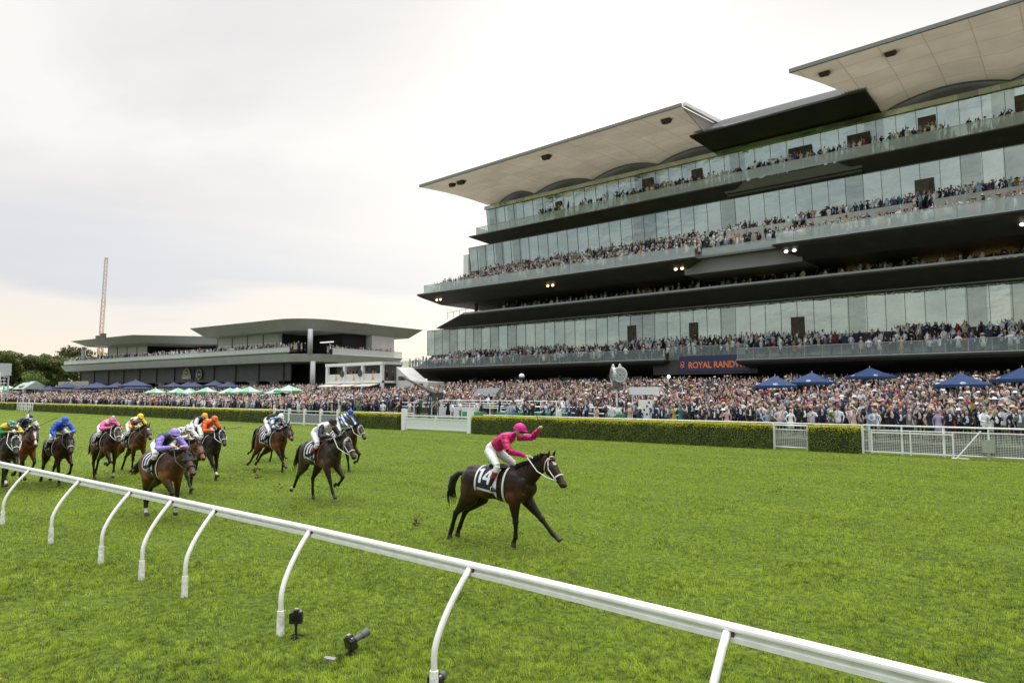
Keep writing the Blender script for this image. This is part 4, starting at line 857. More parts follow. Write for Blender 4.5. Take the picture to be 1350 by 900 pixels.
# ------------------------------------------------------------------ remote cameras and bits on the near grass
CAMB = mat('camera_body', (.012, .012, .013), .38, var=.2, scale=30); CAMG = mat('camera_grey', (.10, .10, .10), .4); SILV = mat('camera_silver', (.5, .5, .5), .3, metal=.7)
def remote_camera(loc, rz, tilt, label, lens_l, z):
    r_ = empty('remote_camera', loc, rz); tag(r_, label, 'camera')
    M = Matrix.Translation((0, 0, z)) @ Matrix.Rotation(tilt, 4, 'X')
    def part(name, q, m, parent=r_, smooth=False): q.v = [tuple(M @ Vector(v)) for v in q.v]; return q.build(name, m, parent, smooth)
    q = MB(); q.prism([(x, -.038, z_) for x, z_ in ((-.075, -.075), (.075, -.075), (.082, -.06), (.08, .045), (.066, .062), (.035, .064), (.026, .092), (-.026, .092), (-.035, .064), (-.07, .06), (-.08, .045), (-.082, -.06))], [(x*.97, .038, z_) for x, z_ in ((-.075, -.075), (.075, -.075), (.082, -.06), (.08, .045), (.066, .062), (.035, .064), (.026, .092), (-.026, .092), (-.035, .064), (-.07, .06), (-.08, .045), (-.082, -.06))]); b = part('body', q, CAMB)
    q = MB(); q.tube([(0, .038, 0), (0, .038+lens_l*.55, 0), (0, .039+lens_l*.56, 0), (0, .038+lens_l, 0)], [.036, .038, .046, .049], 18); part('lens', q, CAMG, smooth=False)
    q = MB(); q.box(-.05, .05, -.042, -.0385, -.04, .03); part('rear_screen', q, mat('screen_black', (.01, .01, .012), .1))
    q = MB(); q.box(-.022, .022, -.02, .02, .0925, .108); q.tube([(.055, 0, .063), (.055, 0, .075)], .014, 10); part('top_plate', q, SILV)
    q = MB(); q.tube([(0, 0, .0), (0, 0, z-.07)], .017, 8); q.ell((0, 0, z-.085), (.028, .028, .028), 10, 6); q.build('ball_head', CAMB, r_)
    q = MB(); q.box(-.05, .05, -.05, .05, .0, .022)
    for a in (.5, 2.6, 4.7): q.tube([(0, 0, .05), (.11*math.cos(a), .11*math.sin(a), .008)], .009, 6)
    q.build('base_plate', CAMB, r_)
remote_camera((-7.88, 5.10, .0), .75, .05, 'black remote camera on a short stand beside a rail post', .10, .26)
remote_camera((-6.88, 5.2, .0), -.05, .28, 'black remote camera with grey lens lying low in open grass', .22, .14)
remote_camera((-5.33, 5.12, -.02), .3, .1, 'black remote camera cut off by the bottom picture edge', .12, .135)
q = MB(); q.hexa([(-6.9, 4.84, .05), (-6.76, 4.88, .05), (-6.78, 4.93, .06), (-6.92, 4.88, .06), (-6.9, 4.84, .062), (-6.76, 4.88, .062), (-6.78, 4.93, .072), (-6.92, 4.88, .072)]); tag(q.build('metal_plate', mat('dull_metal', (.22, .22, .22), .45)), 'small pale metal plate lying in the grass beside the low camera', 'plate')
yf = MB(); r0 = random.Random(5)
for k in range(12):
    c = Vector((-9.20+r0.uniform(-.12, .10), 2.24+r0.uniform(-.07, .05), r0.uniform(.02, .08)))
    for j in range(5):
        a = j*1.257; yf.add([c, c+Vector((.022*math.cos(a-.4), .022*math.sin(a-.4), .012)), c+Vector((.034*math.cos(a), .034*math.sin(a), .008)), c+Vector((.022*math.cos(a+.4), .022*math.sin(a+.4), .012))], [(0, 1, 2, 3)])
tag(yf.build('yellow_flowers', mat('yellow_petals', (.65, .42, .02), .7)), 'clump of small yellow flowers at the bottom left corner', 'flowers')

# ------------------------------------------------------------------ spectators
PEOPLE = attr_mat('people_cloth', rough=.75, sheen=.1)
def person_template(fem, pose, seed):
    """standing figure facing -Y, 1.75 m; returns fused meshes plus bones for colouring"""
    mb = MB(); B = []
    def limb(pts, rad, zone, n=8):
        mb.tube(pts, rad, n)
        for i in range(len(pts)-1): B.append((pts[i], pts[i+1], (rad[i]+rad[i+1])/2, zone))
    sh = .165 if fem else .195; hp = .165 if fem else .155
    tors = [(.84, hp, .115), (.95, hp, .115), (1.10, .125 if fem else .155, .095), (1.26, .15 if fem else .18, .115), (1.38, sh*.98, .10), (1.45, sh*.6, .075), (1.50, .06, .06)]
    mb.rings([[(a*math.cos(t), .01+b*math.sin(t), z) for t in np.linspace(0, 2*math.pi, 14, endpoint=False)] for z, a, b in tors])
    B.append(((0, .01, .95), (0, .01, 1.40), .16, 'top'))
    limb([(0, .01, 1.44), (0, -.01, 1.56)], [.058, .055], 'skin')
    hd = (0, -.02, 1.645); mb.ell(hd, (.078, .098, .118), 12, 9); mb.ell((0, -.118, 1.635), (.015, .022, .025), 6, 5); mb.ell((0, -.075, 1.56), (.045, .04, .035), 8, 6)
    for s in (-1, 1): mb.ell((s*.08, -.01, 1.64), (.016, .025, .035), 6, 5)
    B.append(((0, -.045, 1.60), (0, -.045, 1.64), .085, 'skin')); B.append(((0, .025, 1.69), (0, .03, 1.66), .088, 'hair'))
    if fem: limb([(0, .06, 1.68), (.02, .095, 1.52), (0, .10, 1.36)], [.07, .085, .05], 'hair')
    A = {'stand': [((-1, .30, .02, 1.13), (.24, -.06, .90)), ((1, .30, .02, 1.13), (.25, -.05, .90))],
         'clap': [((-1, .29, -.06, 1.16), (.03, -.33, 1.26)), ((1, .29, -.06, 1.16), (.03, -.33, 1.28))],
         'raise': [((-1, .32, .02, 1.16), (.22, -.2, 1.0)), ((1, .30, -.10, 1.62), (.24, -.12, 1.90))],
         'cheer': [((-1, .33, -.06, 1.60), (.30, -.10, 1.88)), ((1, .33, -.06, 1.60), (.28, -.12, 1.90))],
         'phone': [((-1, .28, -.14, 1.24), (.07, -.34, 1.50)), ((1, .28, -.14, 1.24), (.05, -.34, 1.50))],
         'shade': [((-1, .30, .02, 1.13), (.22, -.08, .92)), ((1, .33, -.10, 1.50), (.07, -.16, 1.70))],
         'lean': [((-1, .29, -.10, 1.15), (.20, -.38, 1.08)), ((1, .29, -.10, 1.15), (.18, -.38, 1.08))]}[pose]
    for (sx, ex, ey, ez), (hx, hy, hz) in A:
        S = (sx*(sh-.01), .01, 1.40); E_ = (sx*ex, ey, ez); H_ = (sx*hx, hy, hz)
        bare = fem and seed % 2
        limb([S, E_], [.058, .045], 'skin' if bare else 'top'); limb([E_, H_], [.043, .03], 'skin' if bare else 'top')
        d = (Vector(H_)-Vector(E_)).normalized(); limb([H_, tuple(Vector(H_)+d*.13)], [.034, .03], 'skin')
    if fem:
        mb.rings([[(a*math.cos(t), .01+b*math.sin(t), z) for t in np.linspace(0, 2*math.pi, 14, endpoint=False)] for z, a, b in ((.52, .24, .20), (.75, .20, .16), (.95, .165, .12))]); B.append(((0, .01, .60), (0, .01, .90), .19, 'bottom'))
    for s in (-1, 1):
        limb([(s*.09, .01, .88), (s*.10, 0, .48), (s*.10, .02, .09)], [.088, .058, .042], 'skin' if fem else 'bottom'); limb([(s*.10, .03, .05), (s*.105, -.13, .035)], [.045, .038], 'shoe')
    out = []
    for me in fuse(mb, .026, 2, [520, 150, 64]):
        V = me_np(me); tri = []
        me.calc_loop_triangles(); tri = np.array([t.vertices[:] for t in me.loop_triangles], np.int32)
        c = V[tri].mean(1); D = np.stack([bone_dist(c, a, b, r)[0] for a, b, r, z in B]); z = np.array([b[3] for b in B])[D.argmin(0)]
        if not fem: z[(z == 'top') & (c[:, 1] < -.055) & (np.abs(c[:, 0]) < .052) & (c[:, 2] > 1.12)] = 'shirt'
        z[(z == 'hair') & (c[:, 1] < -.06) & (c[:, 2] < 1.70)] = 'skin'
        out.append((V, tri, z)); bpy.data.meshes.remove(me)
    return out
POSES = ['stand', 'clap', 'raise', 'cheer', 'phone', 'shade', 'lean']
TPL = {(f, p): person_template(f, p, i) for f in (0, 1) for i, p in enumerate(POSES)}
def hat_np(kind):
    mb = MB()
    if kind == 'brim': mb.lathe((0, 0, 0), [(.175, 0), (.18, .008), (.105, .018), (.098, .095), (.08, .12), (.005, .112)], 10)
    elif kind == 'wide': mb.lathe((0, 0, 0), [(.27, -.02), (.275, -.01), (.11, .025), (.10, .09), (.07, .115), (.005, .115)], 10)
    else:
        mb.lathe((0, 0, 0), [(.10, -.01), (.104, .02), (.09, .08), (.05, .112), (.005, .118)], 10); mb.box(-.07, .07, -.20, -.08, -.005, .006)
    me = mb.mesh('h'); me.calc_loop_triangles(); T = np.array([t.vertices[:] for t in me.loop_triangles], np.int32); V = me_np(me); bpy.data.meshes.remove(me); return V+np.array([0, -.015, 1.70]), T
HATS = {k: hat_np(k) for k in ('brim', 'wide', 'cap')}
PAL_M = [('navy suit', (.016, .022, .055), 6), ('black suit', (.010, .010, .012), 5), ('charcoal suit', (.035, .036, .04), 4), ('grey jacket', (.16, .16, .165), 1.6), ('white shirt', (.70, .71, .73), 2.8), ('pale blue shirt', (.30, .37, .48), 1.3), ('tan jacket', (.34, .26, .17), 1.2), ('bright blue suit', (.035, .06, .16), .8), ('pink shirt', (.56, .36, .36), .4), ('brown jacket', (.10, .06, .04), .8)]
PAL_F = [('white dress', (.74, .73, .70), 3), ('blush pink dress', (.52, .34, .31), 1.6), ('hot pink dress', (.50, .05, .20), .35), ('red dress', (.36, .03, .03), .35), ('black dress', (.014, .014, .016), 4), ('pale blue dress', (.30, .39, .47), .9), ('teal dress', (.03, .17, .20), .35), ('yellow dress', (.50, .38, .10), .3), ('beige dress', (.52, .42, .31), 1.8), ('lilac dress', (.33, .27, .40), .5), ('green dress', (.05, .14, .07), .4), ('orange dress', (.42, .18, .07), .3), ('navy dress', (.02, .03, .08), 2)]
SKIN = [((.40, .23, .165), 4), ((.47, .29, .215), 4), ((.33, .18, .12), 3), ((.30, .17, .11), 1), ((.14, .08, .05), .5)]
HAIR = [('dark hair', (.020, .013, .010), 4), ('black hair', (.008, .007, .007), 2), ('blond hair', (.36, .24, .11), 2.6), ('grey hair', (.34, .33, .32), 1.4), ('brown hair', (.08, .045, .025), 3), ('auburn hair', (.16, .06, .03), .8)]
HATC = [('straw', (.55, .45, .29), 3), ('white', (.72, .72, .69), 2), ('black', (.012, .012, .013), 2), ('navy', (.02, .03, .09), 1), ('red', (.48, .03, .04), .5), ('pink', (.62, .22, .33), .6)]
rp = random.Random(11)
def pick(p): return rp.choices(p, [x[-1] for x in p])[0]
def make_look(light=False):
    f = rp.random() < .40; t = pick(PAL_F if f else PAL_M); t = (PAL_F[0] if f else PAL_M[4]) if rp.random() < (.26 if light else .02) else t; h = pick(HAIR); s = pick(SKIN)[0]; v = rp.uniform(.85, 1.15)
    hat = None
    q = rp.random()
    if f and q < .22: hat = (rp.choice(['wide', 'wide', 'brim']), pick(HATC))
    elif not f and q < .22: hat = (rp.choice(['brim', 'brim', 'cap']), pick(HATC))
    pose = rp.choices(POSES, [3.2, 2.6, 1.7, .7, 2, .9, 2.2])[0]
    top = tuple(min(.85, c*v) for c in t[1])
    bot = top if f else (top if 'suit' in t[0] else rp.choice([(.02, .025, .05), (.015, .015, .017), (.2, .17, .13)]))
    return dict(f=int(f), top=top, bottom=bot, shirt=rp.choice([(.74, .74, .75), (.74, .74, .75), (.42, .52, .68), (.6, .44, .46)]) if not f else top, skin=tuple(c*rp.uniform(.9, 1.1) for c in s), hair=h[1], shoe=(.02, .015, .012), hat=hat, pose=pose, names=(t[0], h[0]), s=rp.uniform(.90, 1.09)*(.95 if f else 1))
def colours(lk, z):
    C = np.zeros((len(z), 3))
    for k in ('top', 'bottom', 'shirt', 'skin', 'hair', 'shoe'): C[z == k] = lk[k]
    return C
camf = np.array([-math.cos(AZ), math.sin(AZ)]); camr = np.array([math.sin(AZ), math.cos(AZ)])
def inframe(x, y, m=1.10):
    d = x*camf[0]+y*camf[1]; l = x*camr[0]+y*camr[1]; return d > 3 and abs(l/d) < .748*m
ground = []
def clear(x, y):
    for bx0, bx1, by0, by1 in ((-47.8, -42, 44.6, 45.5), (-24.4, -22.8, 42.0, 42.8), (-89.5, -75, 59.5, 68), (-28, -25, 47.3, 48.1), (-75.4, -68, 63.5, 67.2), (-30, -20, 44.1, 44.6), (-28.2, -27, 45, 45.8), (-209.5, -200, 50.5, 57), (-205, -183, 59, 61), (-219, -209, 54, 60)):
        if bx0 < x < bx1 and by0 < y < by1: return False
    return True
y = 41.75; row = 0
while y < 73.5:
    dx = .62 if y < 44 else .66; x = -250.0+rp.random()
    while x < 9:
        far = math.hypot(x, y); st = dx if far < 95 else dx*1.25
        xx = x+rp.uniform(-.26, .26); yy = y+rp.uniform(-.36, .36)
        keep = .96 if y > 46 or xx > -27 else (.93 if xx > -36 else .82)
        if 41 < y < 47.5 and -56 < xx < -31: keep = .16          # the open strip round the tables and barriers
        if 41 < y < 45.8 and -36 < xx < -26: keep = .45
        if y < 43.2 and xx < -66: keep = .5
        if y > 70 and -86 < xx < 9: keep = .8
        if xx < -150 and y > 62: keep *= .45
        if rp.random() < keep and inframe(xx, yy) and clear(xx, yy): ground.append((xx, max(41.4, yy), row))
        x += st
    y += .82 if y < 60 else .95; row += 1
ground.sort(key=lambda p: math.hypot(p[0], p[1]))
NI = 284
near, rest = [], []
for p in ground:
    (near if len(near) < NI and inframe(p[0], p[1], 1.0) else rest).append(p)
# the nearest are individuals
POSEW = {'stand': 'standing', 'clap': 'clapping', 'raise': 'one arm raised', 'cheer': 'both arms up', 'phone': 'holding up hands', 'shade': 'shading the eyes', 'lean': 'leaning forward'}
def place_words(x, y):
    if x > -9.05: a = 'behind the long mesh fence'
    elif x > -11.8: a = 'behind the shortest hedge'
    elif x > -13.8: a = 'at the narrow mesh fence'
    elif x > -22: a = 'behind the right end of the long hedge'
    elif x > -27: a = 'by the spotted white board'
    elif x > -37: a = 'behind the jockey in pink'
    else: a = 'behind the white gate'
    return a
used = {}
FRACT = ['nearest the rail', 'second from the rail', 'third from the rail', 'a few rows back', 'midway up the crowd', 'deep in the crowd']
cell = {}
for (x, y, row) in near:
    for _ in range(14):
        lk = make_look(); nm, hr = lk['names']; sex = 'woman' if lk['f'] else 'man'
        hd = f"{lk['hat'][1][0]} {'cap' if lk['hat'][0] == 'cap' else ('wide brimmed hat' if lk['hat'][0] == 'wide' else 'hat')}" if lk['hat'] else hr
        pl = place_words(x, y); fr = FRACT[min(5, int((y-41.3)/.85))]
        lb = f"{sex} in {nm} with {hd}, {POSEW[lk['pose']]}, {fr}"; key = (nm, hd, lk['pose'], fr)
        if key not in used: break
    lab = f"{sex} in {nm}, {hd}, {POSEW[lk['pose']]}, {pl}" if key not in used else f"{lb}"
    used[key] = used.get(key, 0)+1
    # a label must be one person's: fall back on finer and finer words
    cand = [f"{sex} in {nm}, {hd}, {POSEW[lk['pose']]}, {pl}", f"{sex} in {nm}, {hd}, {POSEW[lk['pose']]}, {fr} {pl}", f"{sex} in {nm}, {hd}, {POSEW[lk['pose']]}, {fr}"]
    lab = next((c for c in cand if c not in cell and len(c.split()) <= 16), None)
    k = 0
    while lab is None:
        lk = make_look(); nm, hr = lk['names']; sex = 'woman' if lk['f'] else 'man'
        hd = f"{lk['hat'][1][0]} {'cap' if lk['hat'][0] == 'cap' else 'hat'}" if lk['hat'] else hr
        c = f"{sex} in {nm}, {hd}, {POSEW[lk['pose']]}, {pl}"; lab = c if c not in cell and len(c.split()) <= 16 else None
        k += 1
        if k > 60: lab = c
    cell[lab] = 1
    V, T, z = TPL[(lk['f'], lk['pose'])][0]; me = np_mesh('person', V, T); face_col(me, colours(lk, z))
    o = link('person', me, PEOPLE, smooth=True); o.location = (x, y, lawn_z(y)); o.rotation_euler.z = rp.gauss(.15 if x > -20 else -.1, .35); o.scale = (lk['s'],)*3
    tag(o, lab, 'person', 'spectators behind the hedge and mesh fence')
    if lk['hat']:
        hv, ht = HATS[lk['hat'][0]]; hm = np_mesh('hat', hv, ht); face_col(hm, np.tile(lk['hat'][1][1], (len(ht), 1))); link('hat', hm, PEOPLE, o)
# everyone else is one mass
spots = [(x, y, lawn_z(y)) for x, y, r_ in rest]
def line(x0, x1, y, z, step, keep, jy=.15):
    x = x0
    while x < x1:
        if rp.random() < keep: spots.append((x+rp.uniform(-.1, .1), y+rp.uniform(-jy, jy), z))
        x += step
def groups(x0, x1, y, z, step, seed, thr, jy=.15):
    x = x0
    while x < x1:
        if noise.noise((x*.13, seed*7.7, .5)) > thr and rp.random() < .9: spots.append((x+rp.uniform(-.1, .1), y+rp.uniform(-jy, jy), z))
        x += step
# level 1 balcony
groups(-84.5, -38, 72.7, 7.05, .62, 1, -.12); line(-84, -31, 73.8, 7.05, .72, .75); line(-82.5, XR, 74.4, 7.05, .72, .62); line(-82, XR, 75.3, 7.5, .66, .8); line(-78, -20, 76.4, 7.95, .6, .86); groups(-20, XR, 76.4, 7.95, .6, 3, -.1); groups(-78, XR, 77.3, 8.35, .62, 4, -.16); groups(-30, XR, 71.4, 6.66, .9, 5, .1); groups(-30, XR, 72.6, 6.66, .8, 6, -.05)
# level 2 gallery
for k, yy in enumerate((75.9, 76.9, 78.2, 79.6)): line(-66+k, XR, yy, 14.62+k*.05, .8, .62)
# terrace
for k in range(9): line(-74.5+k*.75, -33.5, 70.6+k*.88, rake(70.6+k*.88)+.02, .6, .93 if k < 7 else .75)
for k in range(3): groups(-23, XR, 70.0+k*.9, 18.05+k*.34, .58, 11+k, -.26)
for k in range(4): line(-33, -23.4, 72.5+k*.9, rake(72.5+k*.9)-.1, .62, .72)
for k in range(4): line(-33, -22.5, 76+k*.85, rake(76+k*.85), .62, .68)
for k in range(3): groups(-23, XR, 75.4+k*1.2, 20.85+k*.38, .58, 15+k, -.26)
# top balcony
groups(-71, XR, 77.15, 28.1, .50, 21, -.26, .06); groups(-45, XR, 77.8, 28.15, .55, 22, -.16); groups(-32, XR, 78.5, 28.2, .6, 23, .04)
# pavilion terrace, viewing box
pm = pv.matrix_basis
for k in range(3):
    x = -101
    while x < -4:
        if rp.random() < (.88, .8, .6)[k]:
            q_ = pm @ Vector((x, 1.2+k*.9+rp.uniform(-.2, .2), 10.75+k*.12-PZ)); spots.append(tuple(q_))
        x += .7
for k in range(60):
    q_ = pm @ Vector((-.9-rp.random()*1.6, 6+rp.random()*17, 10.4-PZ)); spots.append(tuple(q_))
for k in range(24): spots.append((-88.3+rp.random()*12.4, 62.6+rp.random()*2, 4.95))
def build_crowd():
    VV = []; FF = []; CC = []; k = 0
    for (x, y, z) in spots:
        lk = make_look(z > 6.5); d = math.hypot(x, y); lod = 1 if d < 75 else 2
        V, T, zn = TPL[(lk['f'], lk['pose'])][lod]; a = rp.gauss(0, .4); c, s = math.cos(a), math.sin(a); sc_ = lk['s']
        M = np.array([[c, s, 0], [-s, c, 0], [0, 0, 1]])*sc_
        C = colours(lk, zn)
        if lk['hat']:
            hv, ht = HATS[lk['hat'][0]]; T = np.concatenate([T, ht+len(V)]); V = np.concatenate([V, hv]); C = np.concatenate([C, np.tile(lk['hat'][1][1], (len(ht), 1))])
        VV.append(V@M+np.array([x, y, z])); FF.append(T+k); CC.append(C); k += len(V)
    me = np_mesh('crowd', np.concatenate(VV), np.concatenate(FF)); face_col(me, np.concatenate(CC)); o = link('crowd', me, PEOPLE, smooth=True)
    tag(o, kind='stuff'); print('crowd', len(spots), 'near', len(near), 'faces', len(me.polygons))
build_crowd()

# ------------------------------------------------------------------ race horses and jockeys
COAT = attr_mat('horse_coat', rough=.42, sheen=.0, spec=.24)
def add_coat_detail():
    nt = COAT.node_tree; N = nt.nodes; L = nt.links; b = N['Principled BSDF']
    tc = N.new('ShaderNodeTexCoord'); no = N.new('ShaderNodeTexNoise'); no.inputs['Scale'].default_value = 7; no.inputs['Detail'].default_value = 5; L.new(tc.outputs['Object'], no.inputs['Vector'])
    bp = N.new('ShaderNodeBump'); bp.inputs['Strength'].default_value = .35; bp.inputs['Distance'].default_value = .03; L.new(no.outputs[0], bp.inputs['Height']); L.new(bp.outputs[0], b.inputs['Normal'])
    r = N.new('ShaderNodeMapRange'); r.inputs[3].default_value = .28; r.inputs[4].default_value = .46; L.new(no.outputs[0], r.inputs[0]); L.new(r.outputs[0], b.inputs['Roughness'])
add_coat_detail()
HAIRM = mat('horse_hair', (.010, .008, .007), .55, var=.3, scale=30); LEATHER = mat('dark_leather', (.015, .011, .009), .45, var=.2)
WSTRAP = mat('white_strap', (.72, .71, .68), .5, var=.05); RSTRAP = mat('red_strap', (.45, .03, .03), .5, var=.05); BSTRAP = mat('black_strap', (.012, .012, .012), .4, var=.05)
CLOTHW = mat('cloth_white', (.70, .70, .72), .8, var=.05); CLOTHN = mat('cloth_navy', (.013, .014, .045), .8, var=.1)
BLINK = mat('black_hood', (.010, .010, .012), .7, var=.15); EYE = mat('eye_dark', (.006, .004, .004), .08, var=0)
TR = [(-.86, 1.24, .07, .10), (-.80, 1.25, .17, .20), (-.66, 1.27, .25, .275), (-.48, 1.28, .27, .285), (-.28, 1.255, .265, .285), (-.05, 1.23, .27, .315), (.18, 1.21, .265, .345), (.36, 1.225, .235, .365), (.50, 1.23, .225, .345), (.64, 1.22, .20, .27), (.76, 1.21, .15, .17), (.82, 1.20, .08, .09)]
TRA = np.array(TR)
def trunk(x, ang, off=0.0):
    """point on the barrel: ang from the top, positive towards the left side"""
    zc, hw, hh = (np.interp(x, TRA[:, 0], TRA[:, k]) for k in (1, 2, 3))
    return Vector((x, (hw+off)*math.sin(ang), zc+(hh+off)*math.cos(ang)))
def leg_front(sgn, a1, a2, a3, k=1.0):
    a1, a2, a3 = R(a1), R(a2), R(a3); y = sgn*.125
    d = lambda a: Vector((math.sin(a), 0, -math.cos(a)))
    S = Vector((.56, y*.9, 1.16)); E_ = Vector((.44+.14*math.sin(a1), y*1.1, .96-.03*abs(math.sin(a1))))
    K = E_+d(a1)*.43*k; K.y = y; F_ = K+d(a2)*.29*k; F_.y = y*.9; P_ = F_+d(a3)*.11; H_ = P_+d(a3*.8)*.075
    return S, E_, K, F_, P_, H_, a3
def leg_hind(sgn, a0, a1, a2, a3, k=1.0):
    a0, a1, a2, a3 = R(a0), R(a1), R(a2), R(a3); y = sgn*.125
    d = lambda a: Vector((math.sin(a), 0, -math.cos(a)))
    S = Vector((-.50, y, 1.26)); T = S+d(a0)*.40; T.y = y*1.3; K = T+d(a1)*.46*k; K.y = y; F_ = K+d(a2)*.37*k; F_.y = y*.9; P_ = F_+d(a3)*.11; H_ = P_+d(a3*.8)*.075
    return S, T, K, F_, P_, H_, a3
def make_horse(c):
    mb = MB(); B = []
    mb.rings([[(x, hw*math.cos(t), z+hh*math.sin(t)) for t in np.linspace(0, 2*math.pi, 18, endpoint=False)] for x, z, hw, hh in TR])
    mb.ell((.40, 0, 1.52), (.26, .09, .105), 12, 8)
    for s in (-1, 1):
        q_ = Matrix.Rotation(R(28), 3, 'Y'); mb.ell((.56, s*.155, 1.17), (.13, .075, .27), 12, 8, rot=q_); mb.ell((.40, s*.175, 1.03), (.15, .065, .13), 12, 8)
        mb.ell((-.56, s*.17, 1.22), (.21, .10, .25), 12, 8); mb.ell((-.10, s*.20, 1.14), (.40, .085, .20), 12, 8)
    mb.ell((-.52, 0, 1.50), (.24, .15, .08), 12, 8)      # withers, croup
    B.append(((-.8, 0, 1.25), (.75, 0, 1.22), .30, 'body'))
    an = R(c['neck']); ny = R(c['yaw']*.45); nd = Vector((math.cos(an)*math.cos(ny), math.cos(an)*math.sin(ny), math.sin(an))); w1 = Vector((-math.sin(ny), math.cos(ny), 0)); v1 = nd.cross(w1)
    base = Vector((.44, 0, 1.27)); NL = .92
    rs = []
    for t, hw, hh, sh in ((0, .17, .30, 0), (.2, .150, .27, .0), (.42, .115, .215, .012), (.64, .092, .175, .02), (.84, .080, .145, .012), (1.0, .072, .115, 0)):
        q = base+nd*NL*t+v1*sh; rs.append([q+w1*hw*math.cos(u)+v1*hh*math.sin(u) for u in np.linspace(0, 2*math.pi, 16, endpoint=False)])
    mb.rings(rs); poll = base+nd*NL; B.append((tuple(base), tuple(poll-nd*.08), .15, 'body'))
    ah = R(c['head']); hy = R(c['yaw']); hd = Vector((math.cos(ah)*math.cos(hy), math.cos(ah)*math.sin(hy), -math.sin(ah))); w2 = Vector((-math.sin(hy), math.cos(hy), 0)); n2 = hd.cross(w2)
    HS = np.array([(-.07, .055, .06), (-.01, .080, .095), (.10, .095, .135), (.20, .098, .150), (.32, .080, .120), (.43, .062, .088), (.52, .058, .076), (.585, .060, .075), (.625, .045, .055), (.645, .02, .028)])
    def head(t, ang, off=0.0):
        hw, hh = np.interp(t, HS[:, 0], HS[:, 1]), np.interp(t, HS[:, 0], HS[:, 2]); q = poll+hd*t-n2*(hh-.085)
        return q+w2*(hw+off)*math.sin(ang)+n2*(hh+off)*math.cos(ang)
    mb.rings([[head(t, u) for u in np.linspace(0, 2*math.pi, 16, endpoint=False)] for t in HS[:, 0]])
    B.append((tuple(poll-n2*.02), tuple(poll+hd*.42-n2*.02), .10, 'face')); B.append((tuple(poll+hd*.53), tuple(poll+hd*.63), .075, 'muzzle'))
    for s in (-1, 1):
        e0 = head(.0, s*.75); mb.tube([e0-n2*.02, e0+n2*.07-hd*.05+w2*s*.012, e0+n2*.145-hd*.09+w2*s*.015], [(.034, .022), (.030, .018), (.006, .005)], 8)
        mb.ell(head(.155, s*1.05, -.012), (.028, .028, .028), 8, 6); mb.ell(head(.585, s*.9, -.012), (.022, .022, .022), 8, 6)
        B.append((tuple(e0), tuple(e0+n2*.145-hd*.09), .03, 'dark'))
    feet = []
    for leg in c['legs']:
        kind, sgn = leg[0][1], (-1 if leg[0][0] == 'R' else 1)
        if kind == 'F':
            S, E_, K, F_, P_, H_, a3 = leg_front(sgn, *leg[1:]); pts = [S, E_, E_.lerp(K, .45), E_.lerp(K, .85), K, K.lerp(F_, .15), K.lerp(F_, .55), K.lerp(F_, .88), F_, F_.lerp(P_, .55), P_]
            rad = [(.10, .17), (.085, .135), (.060, .088), (.044, .056), (.049, .060), (.036, .044), (.028, .040), (.032, .044), (.038, .047), (.031, .036), (.040, .045)]
        else:
            S, E_, K, F_, P_, H_, a3 = leg_hind(sgn, *leg[1:]); pts = [S, S.lerp(E_, .5), E_, E_.lerp(K, .45), E_.lerp(K, .85), K, K.lerp(F_, .2), K.lerp(F_, .55), K.lerp(F_, .88), F_, F_.lerp(P_, .55), P_]
            rad = [(.13, .25), (.125, .235), (.105, .175), (.072, .110), (.044, .062), (.046, .066), (.037, .050), (.031, .044), (.034, .047), (.040, .048), (.032, .037), (.042, .047)]
        mb.tube(pts, [(a_*1.10, b_*1.10) for a_, b_ in rad], 12, ref=(0, 1, 0))
        fw = Vector((math.cos(a3*.8), 0, math.sin(a3*.8))); ax = (H_-P_).normalized()
        mb.rings([[P_+ax*q*.085+fw*(o+r*1.1*math.cos(u))+Vector((0, 1, 0))*r*math.sin(u) for u in np.linspace(0, 2*math.pi, 12, endpoint=False)] for q, r, o in ((-.1, .040, 0), (.5, .050, .012), (1.0, .058, .02))])
        feet.append(min((P_+ax*.085).z-.058*abs(math.sin(a3*.8)), H_.z))
        sock = leg[0] in c.get('socks', ())
        B.append((tuple(E_), tuple(K), .075, 'upper')); B.append((tuple(K), tuple(F_), .04, 'lower')); B.append((tuple(F_), tuple(P_), .04, 'sock' if sock else 'lower2')); B.append((tuple(P_+ax*.03), tuple(P_+ax*.085), .05, 'hoof'))
        if kind == 'H': B.append((tuple(S), tuple(E_), .17, 'body'))
    me = fuse(mb, c.get('voxel', .018), 3)[0]; V = me_np(me)
    D = []; TT = []
    for a, b, r, z in B:
        d, t = bone_dist(V, a, b, r); D.append(d); TT.append(t)
    D = np.stack(D); TT = np.stack(TT); w = D.argmin(0); zone = np.array([b[3] for b in B])[w]; tt = TT[w, np.arange(len(V))]
    coat = np.array(c['coat']); pt = np.array(c.get('points', (.010, .008, .007)))
    nz = np.array([noise.noise((float(v[0])*2.6, float(v[1])*2.6, float(v[2])*2.6)) for v in V])
    C = coat*(1+.28*nz[:, None])
    warm = np.zeros(len(V))       # browner hair on elbow, flank, thigh and muzzle
    for (px, pz, pr) in ((.42, 1.02, .17), (-.26, 1.10, .15), (-.72, 1.12, .14), (.62, 1.10, .10)): warm = np.maximum(warm, np.exp(-((V[:, 0]-px)**2+(V[:, 2]-pz)**2)/pr**2))
    warm = np.where(zone == 'muzzle', .55, warm)*(.6+.8*np.clip(nz+.4, 0, 1)); C = C*(1+2.4*np.clip(warm, 0, 1)[:, None]*np.array([1.25, .95, .75]))
    k = np.where(zone == 'upper', np.clip((tt-.25)/.6, 0, 1), 0.0); k = np.where((zone == 'lower') | (zone == 'lower2'), 1.0, k); k = np.where(zone == 'muzzle', np.clip(tt*1.3-.2, 0, 1), k); k = np.where(zone == 'dark', .7, k)
